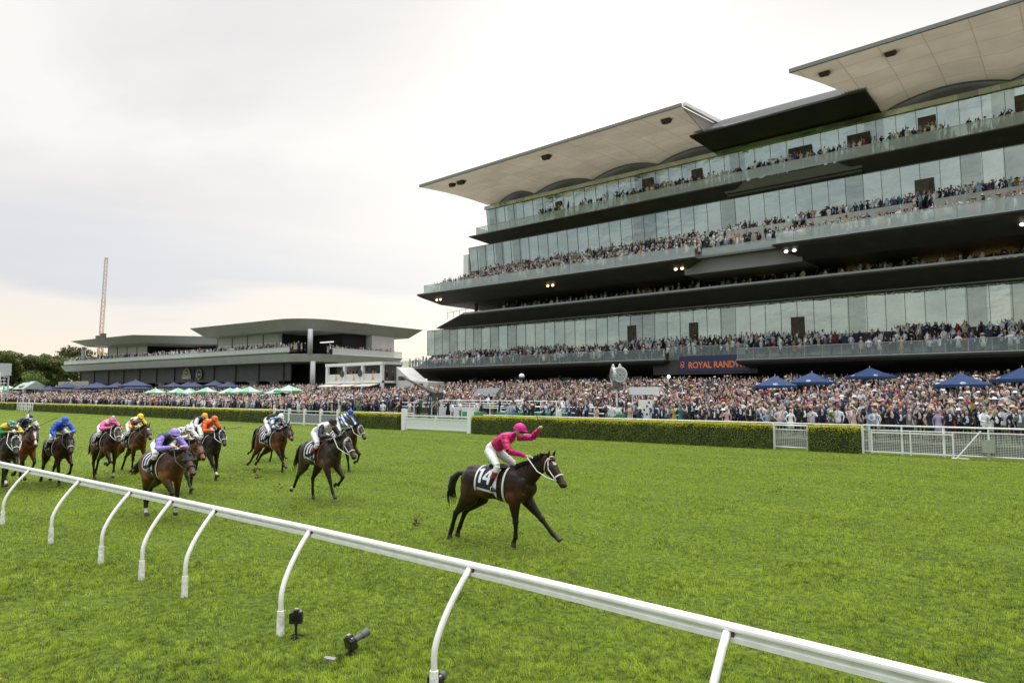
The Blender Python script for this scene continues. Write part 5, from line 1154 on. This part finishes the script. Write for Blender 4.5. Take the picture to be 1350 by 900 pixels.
    C = C*(1-k[:, None])+pt*k[:, None]
    C = np.where((zone == 'hoof')[:, None], np.array([.05, .042, .036]), C); C = np.where((zone == 'sock')[:, None], np.array([.62, .60, .57]), C)
    if c.get('mark'):
        q = V-np.array(poll); t = q@np.array(hd); s_ = np.abs(q@np.array(w2)); f_ = q@np.array(n2)
        m = (f_ > .0) & ((t > .10) & (t < .17) & (s_ < .030) if c['mark'] == 'star' else (t > .08) & (t < .56) & (s_ < .026+.012*np.sin(t*14)))
        C = np.where(m[:, None], np.array([.66, .64, .62]), C)
    vert_col(me, np.clip(C, 0, 1)); o = link('race_horse', me, COAT, smooth=True)
    lift = (-min(feet)+c.get('air', 0))*c.get('scale', (1, 1, 1.06))[2]; x, y, hdg = c['pos']; o.location = (x, y, lift); o.rotation_euler = (0, R(c.get('pitch', 0)), R(hdg)); o.scale = c.get('scale', (1.09, 1.07, 1.06))
    tag(o, c['label'], 'horse', 'race horses galloping down the straight')
    # tail
    tl = c.get('tail', [(-.84, 0, 1.40), (-.98, 0, 1.41), (-1.13, .01, 1.27), (-1.22, .02, 1.05), (-1.27, .02, .85)]); tp = [Vector(p) for p in tl]
    q = MB(); q.tube(tp, [.035, .05, .075, .07, .012], 10)
    rr = random.Random(c['id'])
    for k_ in range(26):
        a = rr.uniform(0, 6.28); pts = []
        for i, p in enumerate(tp):
            e = (.02, .045, .075, .10, .12)[i]*rr.uniform(.5, 1.15); pts.append(p+Vector((math.cos(a)*e*.6, math.sin(a)*e, math.cos(a)*e*.5-.05*i*rr.random())))
        q.tube(pts, [.012, .014, .014, .011, .002], 4)
    q.build('tail', HAIRM, o, True)
    q = MB()
    for k_ in range(54):
        t = rr.uniform(.04, 1.03); hh = np.interp(t, [0, .2, .42, .64, .84, 1.0], [.30, .27, .215, .175, .145, .115]); p = base+nd*NL*t+v1*(hh+.0); s = -1 if rr.random() < .75 else 1
        L_ = rr.uniform(.10, .20); up = rr.uniform(.0, .05)
        q.tube([p-v1*.02, p+v1*(.03+up)-nd*L_*.45+w1*s*.05, p-v1*rr.uniform(.02, .10)-nd*L_+w1*s*rr.uniform(.07, .12)], [(.028, .010), (.024, .008), (.004, .003)], 5, ref=tuple(nd))
    for k_ in range(6):
        p = head(.02, rr.uniform(-.3, .3)); q.tube([p-n2*.02, p+n2*.03+hd*.03, p+hd*rr.uniform(.08, .13)+n2*.012+w2*rr.uniform(-.03, .03)], [(.016, .008), (.014, .007), (.003, .003)], 5)
    q.tube([base+nd*NL*t+v1*(np.interp(t, [0, .2, .42, .64, .84, 1.0], [.30, .27, .215, .175, .145, .115])-.012) for t in (0.02, .2, .42, .64, .84, 1.0)]+[head(.0, 0, -.005), head(.05, 0, -.004)], .016, 6)
    q.build('mane', HAIRM, o, True)
    # bridle
    st = c.get('strap', WSTRAP); nb = c.get('noseband', st); r_ = .0115
    q = MB(); q.tube([head(.40, u, .010) for u in np.linspace(0, 2*math.pi, 25)], r_*1.25, 6, flat=.7); q.build('noseband', nb, o, True)
    q = MB()
    for s in (-1, 1): q.tube([head(t, s*a, .010) for t, a in ((.0, .55), (.08, 1.05), (.2, 1.35), (.32, 1.5), (.46, 1.75))], r_, 6, flat=.6)
    q.tube([head(.0, u, .012) for u in np.linspace(-.75, .75, 9)], r_, 6)
    for s in (-1, 1): q.tube([head(.0, s*.75, .010), head(.05, s*1.5, .012), head(.13, s*2.3, .012), head(.15, s*3.1, .012)], r_*.8, 6)
    q.build('bridle', st, o, True)
    q = MB(); q.tube([head(.055, u, .012) for u in np.linspace(-1.25, 1.25, 11)], r_, 6, flat=.7); q.build('browband', c.get('brow', st), o, True)
    hands = c['hands']; q = MB()
    for s, hnd in ((-1, hands[0]), (1, hands[1])):
        b_ = head(.46, s*1.85, .012); mid = b_.lerp(Vector(hnd), .5); mid = mid+w1*s*.10-Vector((0, 0, .05)); q.tube([b_, b_.lerp(mid, .5)-Vector((0, 0, .02)), mid, mid.lerp(Vector(hnd), .5), Vector(hnd)], .0095, 6)
    q.build('reins', st, o, True)
    for s in (-1, 1):
        q = MB(); q.ell(head(.155, s*1.08, .006), (.020, .020, .020), 10, 7); q.build('eye', EYE, o, True)
    if c.get('hood'):
        q = MB(); rs = []
        for t in (-.04, .0, .06, .12, .18, .235): rs.append([head(t, u, .014) for u in np.linspace(0, 2*math.pi, 16, endpoint=False)])
        q.rings(rs, cap=False); h_ = q.build('hood', c['hood'], o, True)
        for s in (-1, 1): q = MB(); q.ell(head(.19, s*1.1, .03), (.045, .045, .045), 10, 6); q.build('blinker_cup', c['hood'], h_, True)
    # saddle, cloth, girth
    NX, NA = 14, 30; q = MB(); V_ = []; x0, x1 = -.35, .16
    for i in range(NX+1):
        for j in range(NA+1):
            u = j/NA*2-1; a = u*2.2; xx = x0+(x1-x0)*i/NX+.06*(abs(u)**2)*(-.6+i/NX*.3)
            V_.append(trunk(xx, a, .030+.006*math.sin(i*1.9+j*.8)*abs(u)))
    for i in range(NX):
        for j in range(NA):
            e = i in (0, NX-1) or j in (0, NA-1) or i >= NX-4; q.add([V_[i*(NA+1)+j], V_[(i+1)*(NA+1)+j], V_[(i+1)*(NA+1)+j+1], V_[i*(NA+1)+j+1]], [(0, 1, 2, 3)], 0 if e else 1)
    sc_ = q.build('saddle_cloth', [CLOTHW, CLOTHN], o, True)
    def on_cloth(tx, s, off): a = -s/.315; return trunk(x0+.035+tx-.06*(a/2.02)**2*.5, a, off)
    if c.get('number'):
        q = MB()
        def stroke(a_, s0, b_, s1, w):      # a straight stroke laid over the curve of the barrel
            da, ds = b_-a_, s1-s0; L_ = math.hypot(da, ds); na, ns = -ds/L_*w/2, da/L_*w/2; K_n = 8
            P_ = [on_cloth(a_+da*t+na*e, s0+ds*t+ns*e, .043) for t in np.linspace(0, 1, K_n) for e in (-1, 1)]
            q.add(P_, [(2*i_, 2*i_+2, 2*i_+3, 2*i_+1) for i_ in range(K_n-1)])
        stroke(.10, .17, .10, .48, .058); stroke(.03, .235, .095, .185, .042)
        stroke(.30, .17, .30, .48, .055); stroke(.30, .18, .175, .385, .045); stroke(.165, .385, .35, .385, .05)
        q.build('number', CLOTHW, sc_)
    elif c.get('bar', True):
        q = MB(); rr2 = random.Random(c['id']*3)
        for (a_, b_, s0, s1) in ((.10, .16, .20, .50), (.24, .29, .24, .46)): q.add([on_cloth(a_, s0, .042), on_cloth(b_, s0, .042), on_cloth(b_, (s0+s1)/2, .042), on_cloth(b_, s1, .042), on_cloth(a_, s1, .042), on_cloth(a_, (s0+s1)/2, .042)], [(0, 1, 2, 5), (5, 2, 3, 4)])
        q.build('pale_mark', CLOTHW, sc_)
    q = MB(); q.add([on_cloth(a_, s, .043) for a_, s in ((.04, .575), (.38, .575), (.38, .62), (.04, .62))], [(0, 1, 2, 3)]); q.build('pale_strip', CLOTHW, sc_)
    q = MB(); q.tube([trunk(.27+.02*math.cos(u), u, .012) for u in np.linspace(0, 2*math.pi, 33)], .024, 6, flat=.3, ref=(1, 0, 0)); q.build('girth', c.get('girth', WSTRAP), o, True)
    q = MB(); q.ell((.08, 0, 1.575), (.24, .16, .06), 16, 8); q.ell((-.12, 0, 1.60), (.07, .13, .05), 12, 6); q.build('saddle', LEATHER, o, True)
    for s in (-1, 1):
        ft = Vector(c['feet'][0 if s < 0 else 1]); q = MB(); q.tube([trunk(.12, s*.7, .03), ft+Vector((0, 0, .10))], .012, 5); q.tube([ft+Vector((.02, s*.06*math.cos(u), .02+.075*math.sin(u)-.01)) for u in np.linspace(-.5, 3.64, 10)], .008, 5); q.build('stirrup', SILV, o, True)
    if c.get('breast'):
        q = MB()
        for s in (-1, 1): q.tube([base+nd*.30+v1*.24+w1*s*.03, base+nd*.22+w1*s*.165, base+nd*.10-v1*.18+w1*s*.12, Vector((.80, 0, 1.15))], .012, 6)
        q.build('breast_strap', c['breast'], o, True)
    return o, lift

def silk(name, a, kind='plain', b=(1, 1, 1), scale=7.0, rough=.42):
    if name in MATS: return MATS[name]
    m = mat(name, a, rough, var=.16, scale=8, sheen=.03, bump=1.0, spec=.3)
    if kind == 'plain': return m
    nt = m.node_tree; N = nt.nodes; L = nt.links; bs = N['Principled BSDF']; src = bs.inputs['Base Color'].links[0].from_socket; tc = N.new('ShaderNodeTexCoord')
    mp = N.new('ShaderNodeMapping'); L.new(tc.outputs['Object'], mp.inputs[0])
    mx = N.new('ShaderNodeMix'); mx.data_type = 'RGBA'; L.new(src, mx.inputs[6]); mx.inputs[7].default_value = (*b, 1); L.new(mx.outputs[2], bs.inputs['Base Color'])
    if kind == 'check':
        t = N.new('ShaderNodeTexChecker'); t.inputs['Scale'].default_value = scale; mp.inputs['Location'].default_value = (.03, .03, .03); L.new(mp.outputs[0], t.inputs['Vector']); L.new(t.outputs['Fac'], mx.inputs[0])
    else:
        if kind == 'hoops': t = N.new('ShaderNodeTexWave'); t.bands_direction = 'DIAGONAL'; t.inputs['Scale'].default_value = scale*.35
        elif kind == 'spots': t = N.new('ShaderNodeTexVoronoi'); t.inputs['Scale'].default_value = scale
        else: t = N.new('ShaderNodeTexNoise'); t.inputs['Scale'].default_value = scale*.7
        L.new(mp.outputs[0], t.inputs['Vector']); r = N.new('ShaderNodeValToRGB'); e = r.color_ramp.elements
        lo, hi = (.33, .30) if kind == 'spots' else (.50, .53)
        if kind == 'spots': e[0].position = .30; e[0].color = (1, 1, 1, 1); e[1].position = .34; e[1].color = (0, 0, 0, 1)
        else: e[0].position = lo; e[0].color = (0, 0, 0, 1); e[1].position = hi; e[1].color = (1, 1, 1, 1)
        L.new(t.outputs[1] if kind == 'hoops' else t.outputs[0], r.inputs[0]); L.new(r.outputs[0], mx.inputs[0])
    return m
SKINM = mat('jockey_skin', (.52, .30, .21), .5, var=.08, scale=14); BREECH = mat('white_breeches', (.74, .74, .73), .6, var=.05, scale=8, bump=.2); BOOT = mat('black_boot', (.010, .010, .010), .3, var=.1); REDB = mat('red_boot_top', (.30, .02, .02), .4, var=.1); VISOR = mat('dark_goggles', (.012, .012, .014), .08, var=0)
STD = dict(pelvis=(-.20, 0, 1.83), chest=(.22, 0, 1.97), neck=(.38, 0, 2.03), head=(.54, 0, 2.09), hp=22,
           rs=(.30, -.18, 1.98), re=(.44, -.30, 1.74), rh=(.72, -.09, 1.74), ls=(.30, .18, 1.98), le=(.44, .30, 1.74), lh=(.72, .09, 1.74),
           knee=(.30, .29, 1.54), ank=(.02, .315, 1.20))
def make_jockey(c, lift):
    p = dict(STD); p.update(c.get('pose', {})); mb = MB(); B = []
    def limb(pts, rad, zone, n=10):
        mb.tube(pts, rad, n)
        for i in range(len(pts)-1): B.append((tuple(pts[i]), tuple(pts[i+1]), (np.mean(rad[i])+np.mean(rad[i+1]))/2, zone if isinstance(zone, str) else zone[i]))
    pel, ch, nk, hd = (Vector(p[k]) for k in ('pelvis', 'chest', 'neck', 'head'))
    mb.tube([pel-(ch-pel).normalized()*.10, pel, pel.lerp(ch, .4), pel.lerp(ch, .8)+Vector((0, 0, .02)), ch.lerp(nk, .35)+Vector((0, 0, .01)), ch.lerp(nk, .85)], [(.10, .085), (.160, .130), (.165, .135), (.190, .140), (.180, .115), (.06, .06)], 14, ref=(0, 1, 0))
    B.append((tuple(pel.lerp(ch, .30)), tuple(nk), .13, 'silk')); B.append((tuple(pel-(ch-pel)*.2), tuple(pel.lerp(ch, .12)), .15, 'breech'))
    limb([ch.lerp(nk, .6), nk, nk.lerp(hd, .45)], [.06, .055, .052], 'skin')
    pit = R(p['hp']); f = Vector((math.cos(pit), 0, -math.sin(pit))); yw = R(p.get('hyaw', 0)); f = Matrix.Rotation(yw, 3, 'Z') @ f; side = Vector((0, 0, 1)).cross(f).normalized(); up = f.cross(side)
    rot = Matrix((f, side, up)).transposed()
    mb.ell(hd, (.096, .075, .115), 12, 9, rot=rot); mb.ell(hd+f*.095-up*.015, (.024, .014, .024), 6, 5, rot=rot); mb.ell(hd+f*.055-up*.085, (.042, .040, .035), 8, 6, rot=rot); mb.ell(hd+f*.088-up*.060, (.014, .026, .009), 6, 5, rot=rot)
    for s in (-1, 1): mb.ell(hd+side*s*.076-f*.005, (.022, .012, .032), 6, 5, rot=rot)
    B.append((tuple(hd-up*.04), tuple(hd+up*.03), .10, 'skin'))
    for s, k in ((-1, 'r'), (1, 'l')):
        S, E_, H_ = Vector(p[k+'s']), Vector(p[k+'e']), Vector(p[k+'h'])
        limb([S, S.lerp(E_, .5), E_], [.078, .074, .064], 'sleeve'); limb([E_, E_.lerp(H_, .5), E_.lerp(H_, .84)], [.064, .056, .038], 'sleeve')
        d = (H_-E_).normalized(); W = E_.lerp(H_, .84); limb([W, H_+d*.03], [.029, .034], 'skin')
        u = d.cross(Vector((0, 0, 1))); u = u.normalized() if u.length > .1 else Vector((0, 1, 0)); v = u.cross(d)
        for i in range(4):      # curled fingers across the palm, thumb from the side
            o_ = u*(-.030+.020*i); q0 = H_+d*.03+o_; ln = (.85, 1.0, .95, .75)[i]
            mb.tube([q0-d*.015, q0+d*.035*ln+v*.004, q0+d*.045*ln-v*.028, q0+d*.012-v*.045], [.0098, .0095, .009, .007], 6)
        th = H_-u*.034*s*-1; mb.tube([H_-d*.02+u*s*.028, H_+d*.015+u*s*.046-v*.012, H_+d*.04+u*s*.03-v*.03], [.012, .0105, .008], 6)
        B.append((tuple(H_), tuple(H_+d*.06), .04, 'skin'))
        kn = Vector(p['knee']); ak = Vector(p['ank']); kn.y *= s; ak.y *= s; hp = pel+Vector((0, s*.095, -.03))
        if k+'knee' in p: kn = Vector(p[k+'knee'])
        limb([hp, hp.lerp(kn, .5), kn], [.105, .088, .062], 'breech'); limb([kn, kn.lerp(ak, .24), kn.lerp(ak, .5), ak], [.060, .060, .052, .040], ['breech', 'boottop' if c.get('boottop') else 'boot', 'boot'])
        limb([ak+Vector((-.03, 0, -.02)), ak+Vector((.07, 0, -.065)), ak+Vector((.17, s*.01, -.075))], [.042, .040, .030], 'boot')
    me = fuse(mb, c.get('jvoxel', .016), 2)[0]; V = me_np(me)
    Dv = np.stack([bone_dist(V, a, b, r)[0] for a, b, r, z in B]).argmin(0); nr = np.zeros(len(V)*3, np.float32); me.vertices.foreach_get('normal', nr); nr = nr.reshape(-1, 3)
    amp = np.array([.013 if b[3] in ('silk', 'sleeve') else (.005 if b[3] == 'breech' else 0) for b in B])[Dv]     # cloth creases and billow
    cr = np.array([noise.noise((float(v[0])*11, float(v[1])*11, float(v[2])*17))+.6*noise.noise((float(v[0])*27, float(v[1])*27, float(v[2])*27)) for v in V]); V = V+nr*(amp*cr)[:, None]; me.vertices.foreach_set('co', V.astype(np.float32).ravel()); me.update()
    cen = np.zeros(len(me.polygons)*3); me.polygons.foreach_get('center', cen); cen = cen.reshape(-1, 3)
    D = np.stack([bone_dist(cen, a, b, r)[0] for a, b, r, z in B]); zn = np.array([b[3] for b in B])[D.argmin(0)]
    order = ['silk', 'sleeve', 'breech', 'boot', 'skin', 'boottop']; me.polygons.foreach_set('material_index', np.array([order.index(z) for z in zn], np.int32))
    o = link('person', me, [c['silk'], c.get('sleeve', c['silk']), c.get('breeches', BREECH), BOOT, SKINM, c.get('boottop', REDB)], smooth=True)
    x, y, hdg = c['pos']; o.location = (x, y, lift); o.rotation_euler = (0, R(c.get('pitch', 0)), R(hdg)); o.scale = c.get('scale', (1.09, 1.07, 1.06)); tag(o, c['jlabel'], 'person', 'jockeys in racing silks')
    q = MB(); rs = []
    for th in np.linspace(-.12, math.pi/2, 9):
        rr = max(math.cos(th), .03); rs.append([hd+up*(.028+.118*math.sin(th))+f*(.128*rr*math.cos(u)-.008)+side*.105*rr*math.sin(u) for u in np.linspace(0, 2*math.pi, 20, endpoint=False)])
    q.rings(rs); q.tube([hd+up*.02+f*(.126*math.cos(u)-.008)+side*.104*math.sin(u) for u in np.linspace(0, 2*math.pi, 25)], .010, 6)
    hm = q.build('cap_helmet', c['cap'], o, True)
    q = MB(); q.add([hd+up*(.028+dz)+f*(fx*math.cos(u))+side*(sx*math.sin(u)) for dz, fx, sx in ((.012, .115, .098), (0.004, .172, .088), (-.006, .168, .086), (-.004, .112, .096)) for u in np.linspace(-.95, .95, 9)], [(i*9+j, i*9+j+1, (i+1)*9+j+1, (i+1)*9+j) for i in range(3) for j in range(8)]); q.build('peak', c['cap'], hm, True)
    if c.get('pompom'): q = MB(); q.ell(hd+up*.16, (.045, .045, .045), 10, 7); q.build('pompom', c['pompom'], hm, True)
    q = MB(); g_ = [hd+f*(.108*math.cos(u)-.002)+side*.086*math.sin(u) for u in np.linspace(-1.1, 1.1, 11)]; q.tube([v+up*.004 for v in g_], [(.030, .014)]*11, 8, ref=tuple(up)); q.tube([hd+up*.02+f*(.098*math.cos(u)-.006)+side*.080*math.sin(u) for u in np.linspace(1.0, 5.28, 17)], .008, 5); q.build('goggles', VISOR, o, True)
    if c.get('whip'):
        a, b = c['whip']; w = MB(); a = Vector(a); b = Vector(b); w.tube([a, a.lerp(b, .25), a.lerp(b, .7), b], [.011, .009, .008, .012], 6); M = Matrix.Translation((x, y, lift)) @ Matrix.Rotation(R(hdg), 4, 'Z') @ Matrix.Rotation(R(c.get('pitch', 0)), 4, 'Y') @ Matrix.Diagonal((*c.get('scale', (1.09, 1.07, 1.06)), 1))
        w.v = [tuple(M @ Vector(v)) for v in w.v]; tag(w.build('riding_whip', BSTRAP), c['wlabel'], 'whip')
    return o

BAY, DARK, BRN, CHE = (.068, .026, .012), (.021, .0098, .005), (.040, .018, .010), (.135, .050, .017)
G = {'lead': [('RF', 4, -2, -24), ('LF', 46, 43, 58, 1.16), ('RH', -18, -46, -18, -22), ('LH', -12, -48, -20, -25)],
     'a': [('RF', 24, 22, 40), ('LF', 52, -42, -95), ('RH', -14, -48, -34, -62), ('LH', 26, -34, 6, 12)],
     'b': [('RF', 44, -62, -120), ('LF', 6, 0, -14), ('RH', 22, -30, 10, 20), ('LH', 2, -54, -18, -40)],
     'c': [('RF', -8, -14, -36), ('LF', 34, 30, 52), ('RH', -16, -56, -50, -78), ('LH', -4, -48, -26, -40)],
     'd': [('RF', 38, 34, 56), ('LF', 10, 4, -8), ('RH', -20, -50, -42, -70), ('LH', 8, -58, -40, -60)],
     'e': [('RF', 14, 8, 4), ('LF', 60, -20, -80), ('RH', -18, -46, -24, -40), ('LH', 14, -44, -30, -55)]}
W_ = (.74, .74, .74); K_ = (.012, .012, .014)
S_ = dict(
    pink=silk('magenta_silk', (.52, .005, .19), 'blotch', (.42, .006, .075), 4), lilac_navy=silk('navy_silk', (.022, .020, .050)), lilac=silk('lilac_silk', (.30, .22, .62)),
    white=silk('white_silk', (.72, .72, .73)), black=silk('black_silk', (.014, .014, .017)), hoop=silk('blue_hoop_silk', W_, 'hoops', (.02, .06, .45), 9), blue=silk('royal_blue_silk', (.012, .085, .50)),
    orange=silk('orange_silk', (.70, .11, .012)), check=silk('checked_silk', W_, 'spots', K_, 11), tealw=silk('teal_white_silk', (.035, .09, .19), 'blotch', (.66, .68, .70), 9), dgreen=silk('bottle_silk', (.014, .020, .018)),
    bpink=silk('pale_pink_silk', (.68, .22, .42), 'spots', W_, 10), pinkp=silk('candy_pink_silk', (.72, .13, .34)), maroon=silk('maroon_silk', (.16, .010, .035), 'blotch', (.68, .66, .68), 4), yel=silk('yellow_silk', (.78, .55, .02)),
    navy=silk('dark_navy_silk', (.010, .020, .045), 'blotch', (.60, .60, .62), 5), grn=silk('green_gold_silk', (.02, .20, .035), 'blotch', (.72, .45, .02), 4), gspot=silk('green_spot_silk', (.03, .20, .12), 'spots', (.72, .62, .62), 16), bw=silk('navy_white_quarter', (.018, .035, .10), 'check', W_, 5.2), amber=silk('amber_silk', (.75, .36, .02)))
HN = [(.72, -.09, 1.74), (.72, .09, 1.74)]; FT = [(.06, -.315, 1.12), (.06, .315, 1.12)]
LP = dict(pelvis=(-.16, 0, 1.92), chest=(.20, 0, 2.14), neck=(.36, 0, 2.23), head=(.49, 0, 2.32), hp=18, rs=(.27, -.18, 2.16), re=(.45, -.30, 1.93), rh=(.70, -.10, 1.83), ls=(.29, .18, 2.17), le=(.53, .38, 2.16), lh=(.74, .28, 2.36), knee=(.17, .27, 1.62), ank=(.02, .31, 1.22))
RACE = [
 dict(id=1, pos=(-9.42, 10.80, 4), scale=(1.10, 1.08, 1.02), coat=DARK, neck=35, head=52, yaw=-16, legs=G['lead'], mark='star', number='14', brow=RSTRAP, hands=[(.70, -.10, 1.83), (.66, .06, 1.83)], feet=[(.06, -.31, 1.14), (.06, .31, 1.14)], voxel=.0145, jvoxel=.0115, socks=(), tail=[(-.84, 0, 1.40), (-.97, 0, 1.38), (-1.11, -.02, 1.26), (-1.16, -.03, 1.06), (-1.12, -.03, .86)],
      label='dark bay leading horse wearing number fourteen cloth and white bridle', jlabel='jockey in magenta silks and cap punching the air on the leading horse', silk=S_['pink'], cap=silk('magenta_cap', (.54, .008, .21)), boottop=REDB, pose=LP, girth=WSTRAP, whip=((.76, .28, 2.32), (.58, .30, 2.95)), wlabel='thin black whip held upright in the raised fist of the leading jockey'),
 dict(id=2, pos=(-17.1, 11.75, -3), coat=(.030, .021, .016), neck=26, head=48, yaw=-6, legs=G['a'], strap=WSTRAP, breast=RSTRAP, girth=RSTRAP, socks=('RH',), hands=HN, feet=FT, label='dark brown horse with red breast strap in second place, red topped boot', jlabel='jockey in white silks with black sleeves and plain black cap', silk=S_['white'], sleeve=S_['black'], cap=S_['black'], boottop=REDB),
 dict(id=3, pose=dict(pelvis=(-.16, 0, 1.92), chest=(.24, 0, 2.08), neck=(.38, 0, 2.16), head=(.52, 0, 2.23), rs=(.31, -.18, 2.09), ls=(.31, .18, 2.09), re=(.46, -.29, 1.83), le=(.46, .29, 1.83)), pos=(-23.2, 16.9, 0), coat=BRN, neck=30, head=42, yaw=-16, legs=G['e'], hands=HN, feet=FT, label='brown horse with white bridle half hidden behind the second placed horse', jlabel='jockey in white silks with blue hoops and royal blue cap', silk=S_['hoop'], cap=S_['blue']),
 dict(id=4, pos=(-25.2, 15.0, 2), coat=BAY, neck=24, head=34, yaw=-22, legs=G['d'], strap=BSTRAP, hands=HN, feet=FT, label='bay horse galloping third, alone on grass left of the dark brown one', jlabel='jockey in teal and white patched silks with white cap', silk=S_['tealw'], cap=silk('white_cap', (.70, .74, .72))),
 dict(id=5, pos=(-28.9, 17.1, 2), coat=BRN, neck=24, head=40, yaw=-6, legs=G['c'], strap=BSTRAP, hands=HN, feet=FT, label='brown horse mostly hidden behind the bay horse with white capped jockey', jlabel='jockey in bottle green black silks and black cap beside the white cap', silk=S_['dgreen'], cap=S_['black']),
 dict(id=6, pos=(-17.9, 7.65, 0), scale=(1.12, 1.12, 1.0), coat=BAY, neck=20, head=46, yaw=-8, legs=G['b'], strap=BSTRAP, hood=BLINK, socks=('RH', 'LF'), hands=HN, feet=FT, tail=[(-.84, 0, 1.40), (-.98, 0, 1.36), (-1.20, .0, 1.20), (-1.42, 0, 1.08), (-1.62, .0, 1.02)], label='bay horse in black hood closest to the running rail', jlabel='jockey in dark navy silks with lilac sleeves and lilac cap', silk=S_['lilac_navy'], sleeve=S_['lilac'], cap=S_['lilac'], boottop=BOOT, pose=dict(pelvis=(-.20, 0, 1.78), chest=(.22, 0, 1.93), neck=(.38, 0, 1.99), head=(.54, 0, 2.04), rs=(.30, -.19, 1.94), ls=(.30, .19, 1.94), re=(.44, -.31, 1.68), le=(.44, .31, 1.68))),
 dict(id=7, pos=(-22.0, 9.9, 0), coat=CHE, neck=16, head=40, yaw=-10, legs=G['d'], strap=BSTRAP, socks=(), hands=HN, feet=FT, label='light chestnut horse half hidden behind the hooded bay', jlabel='jockey in black and white checked silks and checked cap', silk=S_['check'], cap=silk('checked_cap', W_, 'spots', K_, 15), pose=dict(pelvis=(-.20, 0, 1.76), chest=(.22, 0, 1.86), neck=(.38, 0, 1.90), head=(.53, 0, 1.93), rs=(.30, -.19, 1.87), ls=(.30, .19, 1.87), re=(.44, -.31, 1.68), le=(.44, .31, 1.68))),
 dict(id=8, pos=(-28.0, 13.3, 0), coat=BRN, neck=26, head=42, yaw=-4, legs=G['c'], hands=HN, feet=FT, label='brown horse hidden behind the chestnut and the black one', jlabel='jockey in black silks with pale sleeves and amber cap', silk=S_['black'], sleeve=S_['white'], cap=S_['amber']),
 dict(id=9, pos=(-24.6, 12.0, 1), coat=(.016, .012, .010), neck=30, head=46, yaw=-16, legs=G['d'], socks=('RF',), hands=HN, feet=FT, label='nearly black horse ridden by the jockey in orange', jlabel='jockey in plain orange silks and orange cap', silk=S_['orange'], cap=S_['orange'], whip=((.72, .10, 1.72), (1.05, .72, 1.86)), wlabel='black whip sticking out beside the orange jockey'),
 dict(id=10, pos=(-27.1, 9.55, 0), coat=BRN, neck=28, head=44, yaw=-14, legs=G['b'], socks=('LF',), hands=HN, feet=FT, label='brown horse with white bridle, apart on grass, pink jockey aboard', jlabel='jockey in pale pink silks with white spots and pink pompom cap', silk=S_['bpink'], sleeve=S_['pinkp'], cap=S_['pinkp'], pompom=S_['white'], pose=dict(pelvis=(-.20, 0, 1.76), chest=(.22, 0, 1.86), neck=(.38, 0, 1.90), head=(.53, 0, 1.93), rs=(.30, -.19, 1.87), ls=(.30, .19, 1.87), re=(.44, -.31, 1.68), le=(.44, .31, 1.68))),
 dict(id=11, pos=(-29.2, 11.3, 1), coat=BAY, neck=30, head=42, yaw=-8, legs=G['c'], strap=BSTRAP, noseband=silk('black_roll', (.01, .01, .01)), mark='star', socks=('RF',), hands=HN, feet=FT, label='bay horse with dark noseband carrying the yellow capped jockey', jlabel='jockey in maroon and white silks and bright yellow cap', silk=S_['maroon'], sleeve=silk('maroon_yellow_silk', (.16, .010, .035), 'hoops', (.75, .52, .05), 6), cap=S_['yel'], whip=((.72, .09, 1.72), (1.28, .48, 1.42)), wlabel='black whip pointing down beside the yellow capped jockey'),
 dict(id=12, pos=(-27.3, 8.15, -1), coat=DARK, neck=20, head=46, yaw=-10, legs=G['e'], strap=BSTRAP, noseband=WSTRAP, hands=HN, feet=FT, label='dark bay horse ridden by the jockey in royal blue', jlabel='jockey in all royal blue silks and cap', silk=S_['blue'], cap=S_['blue'], boottop=BOOT, pose=dict(rh=(.56, -.26, 1.56), re=(.40, -.32, 1.76))),
 dict(id=13, pos=(-28.6, 7.45, -1), coat=CHE, neck=30, head=56, yaw=-4, legs=G['a'], strap=BSTRAP, mark='blaze', hands=HN, feet=FT, label='chestnut horse with a white blaze, second from the left edge', jlabel='jockey in dark navy and white silks with navy and white quartered cap', silk=S_['navy'], cap=S_['bw'], whip=((.72, .09, 1.76), (.9, .70, 2.10)), wlabel='black whip raised beside the quartered cap jockey'),
 dict(id=14, pos=(-27.2, 6.6, -1), coat=(.018, .013, .011), neck=20, head=50, yaw=-8, legs=G['a'], strap=WSTRAP, socks=('RF',), hands=HN, feet=FT, label='black horse with white bridle cut off by the left picture edge', jlabel='jockey in green and gold silks with pale spotted green cap', silk=S_['grn'], cap=S_['gspot'], pose=dict(pelvis=(-.20, 0, 1.76), chest=(.22, 0, 1.86), neck=(.38, 0, 1.90), head=(.53, 0, 1.93), rs=(.30, -.19, 1.87), ls=(.30, .19, 1.87), re=(.44, -.31, 1.68), le=(.44, .31, 1.68)), whip=((.72, .09, 1.76), (.50, .50, 2.42)), wlabel='black whip slanting up behind the green capped jockey'),
]
for c in RACE:
    o, lift = make_horse(c); make_jockey(c, lift)
# turf thrown up by the hooves
SOIL = mat('thrown_turf', (.10, .075, .03), .95, var=.3, scale=40)
for i, (x, y, z, s) in enumerate(((-21.5, 12.3, .35, .07), (-23.8, 13.5, .32, .09), (-26.9, 12.8, .45, .06), (-12.3, 11.1, .10, .07), (-29.6, 14.0, .5, .07), (-19.9, 12.2, .14, .06))):
    q = MB(); r1 = random.Random(i)
    for k in range(6): q.ell((r1.gauss(0, s), r1.gauss(0, s), r1.gauss(0, s*.7)), (s*r1.uniform(.3, .8), s*r1.uniform(.3, .8), s*r1.uniform(.2, .6)), 6, 4)
    t_ = q.build('turf_clod', SOIL); t_.location = (x, y, z); tag(t_, ['clod of thrown turf just behind the second placed horse', 'clod of turf flying between the black and dark brown horses', 'small clod in the air behind the bay horse', 'clod of turf lying behind the leading horse', 'clod in the air left of the bay horse', 'small clod at the hind hooves of the second placed horse'][i], 'clod', 'clods of turf thrown up by hooves')
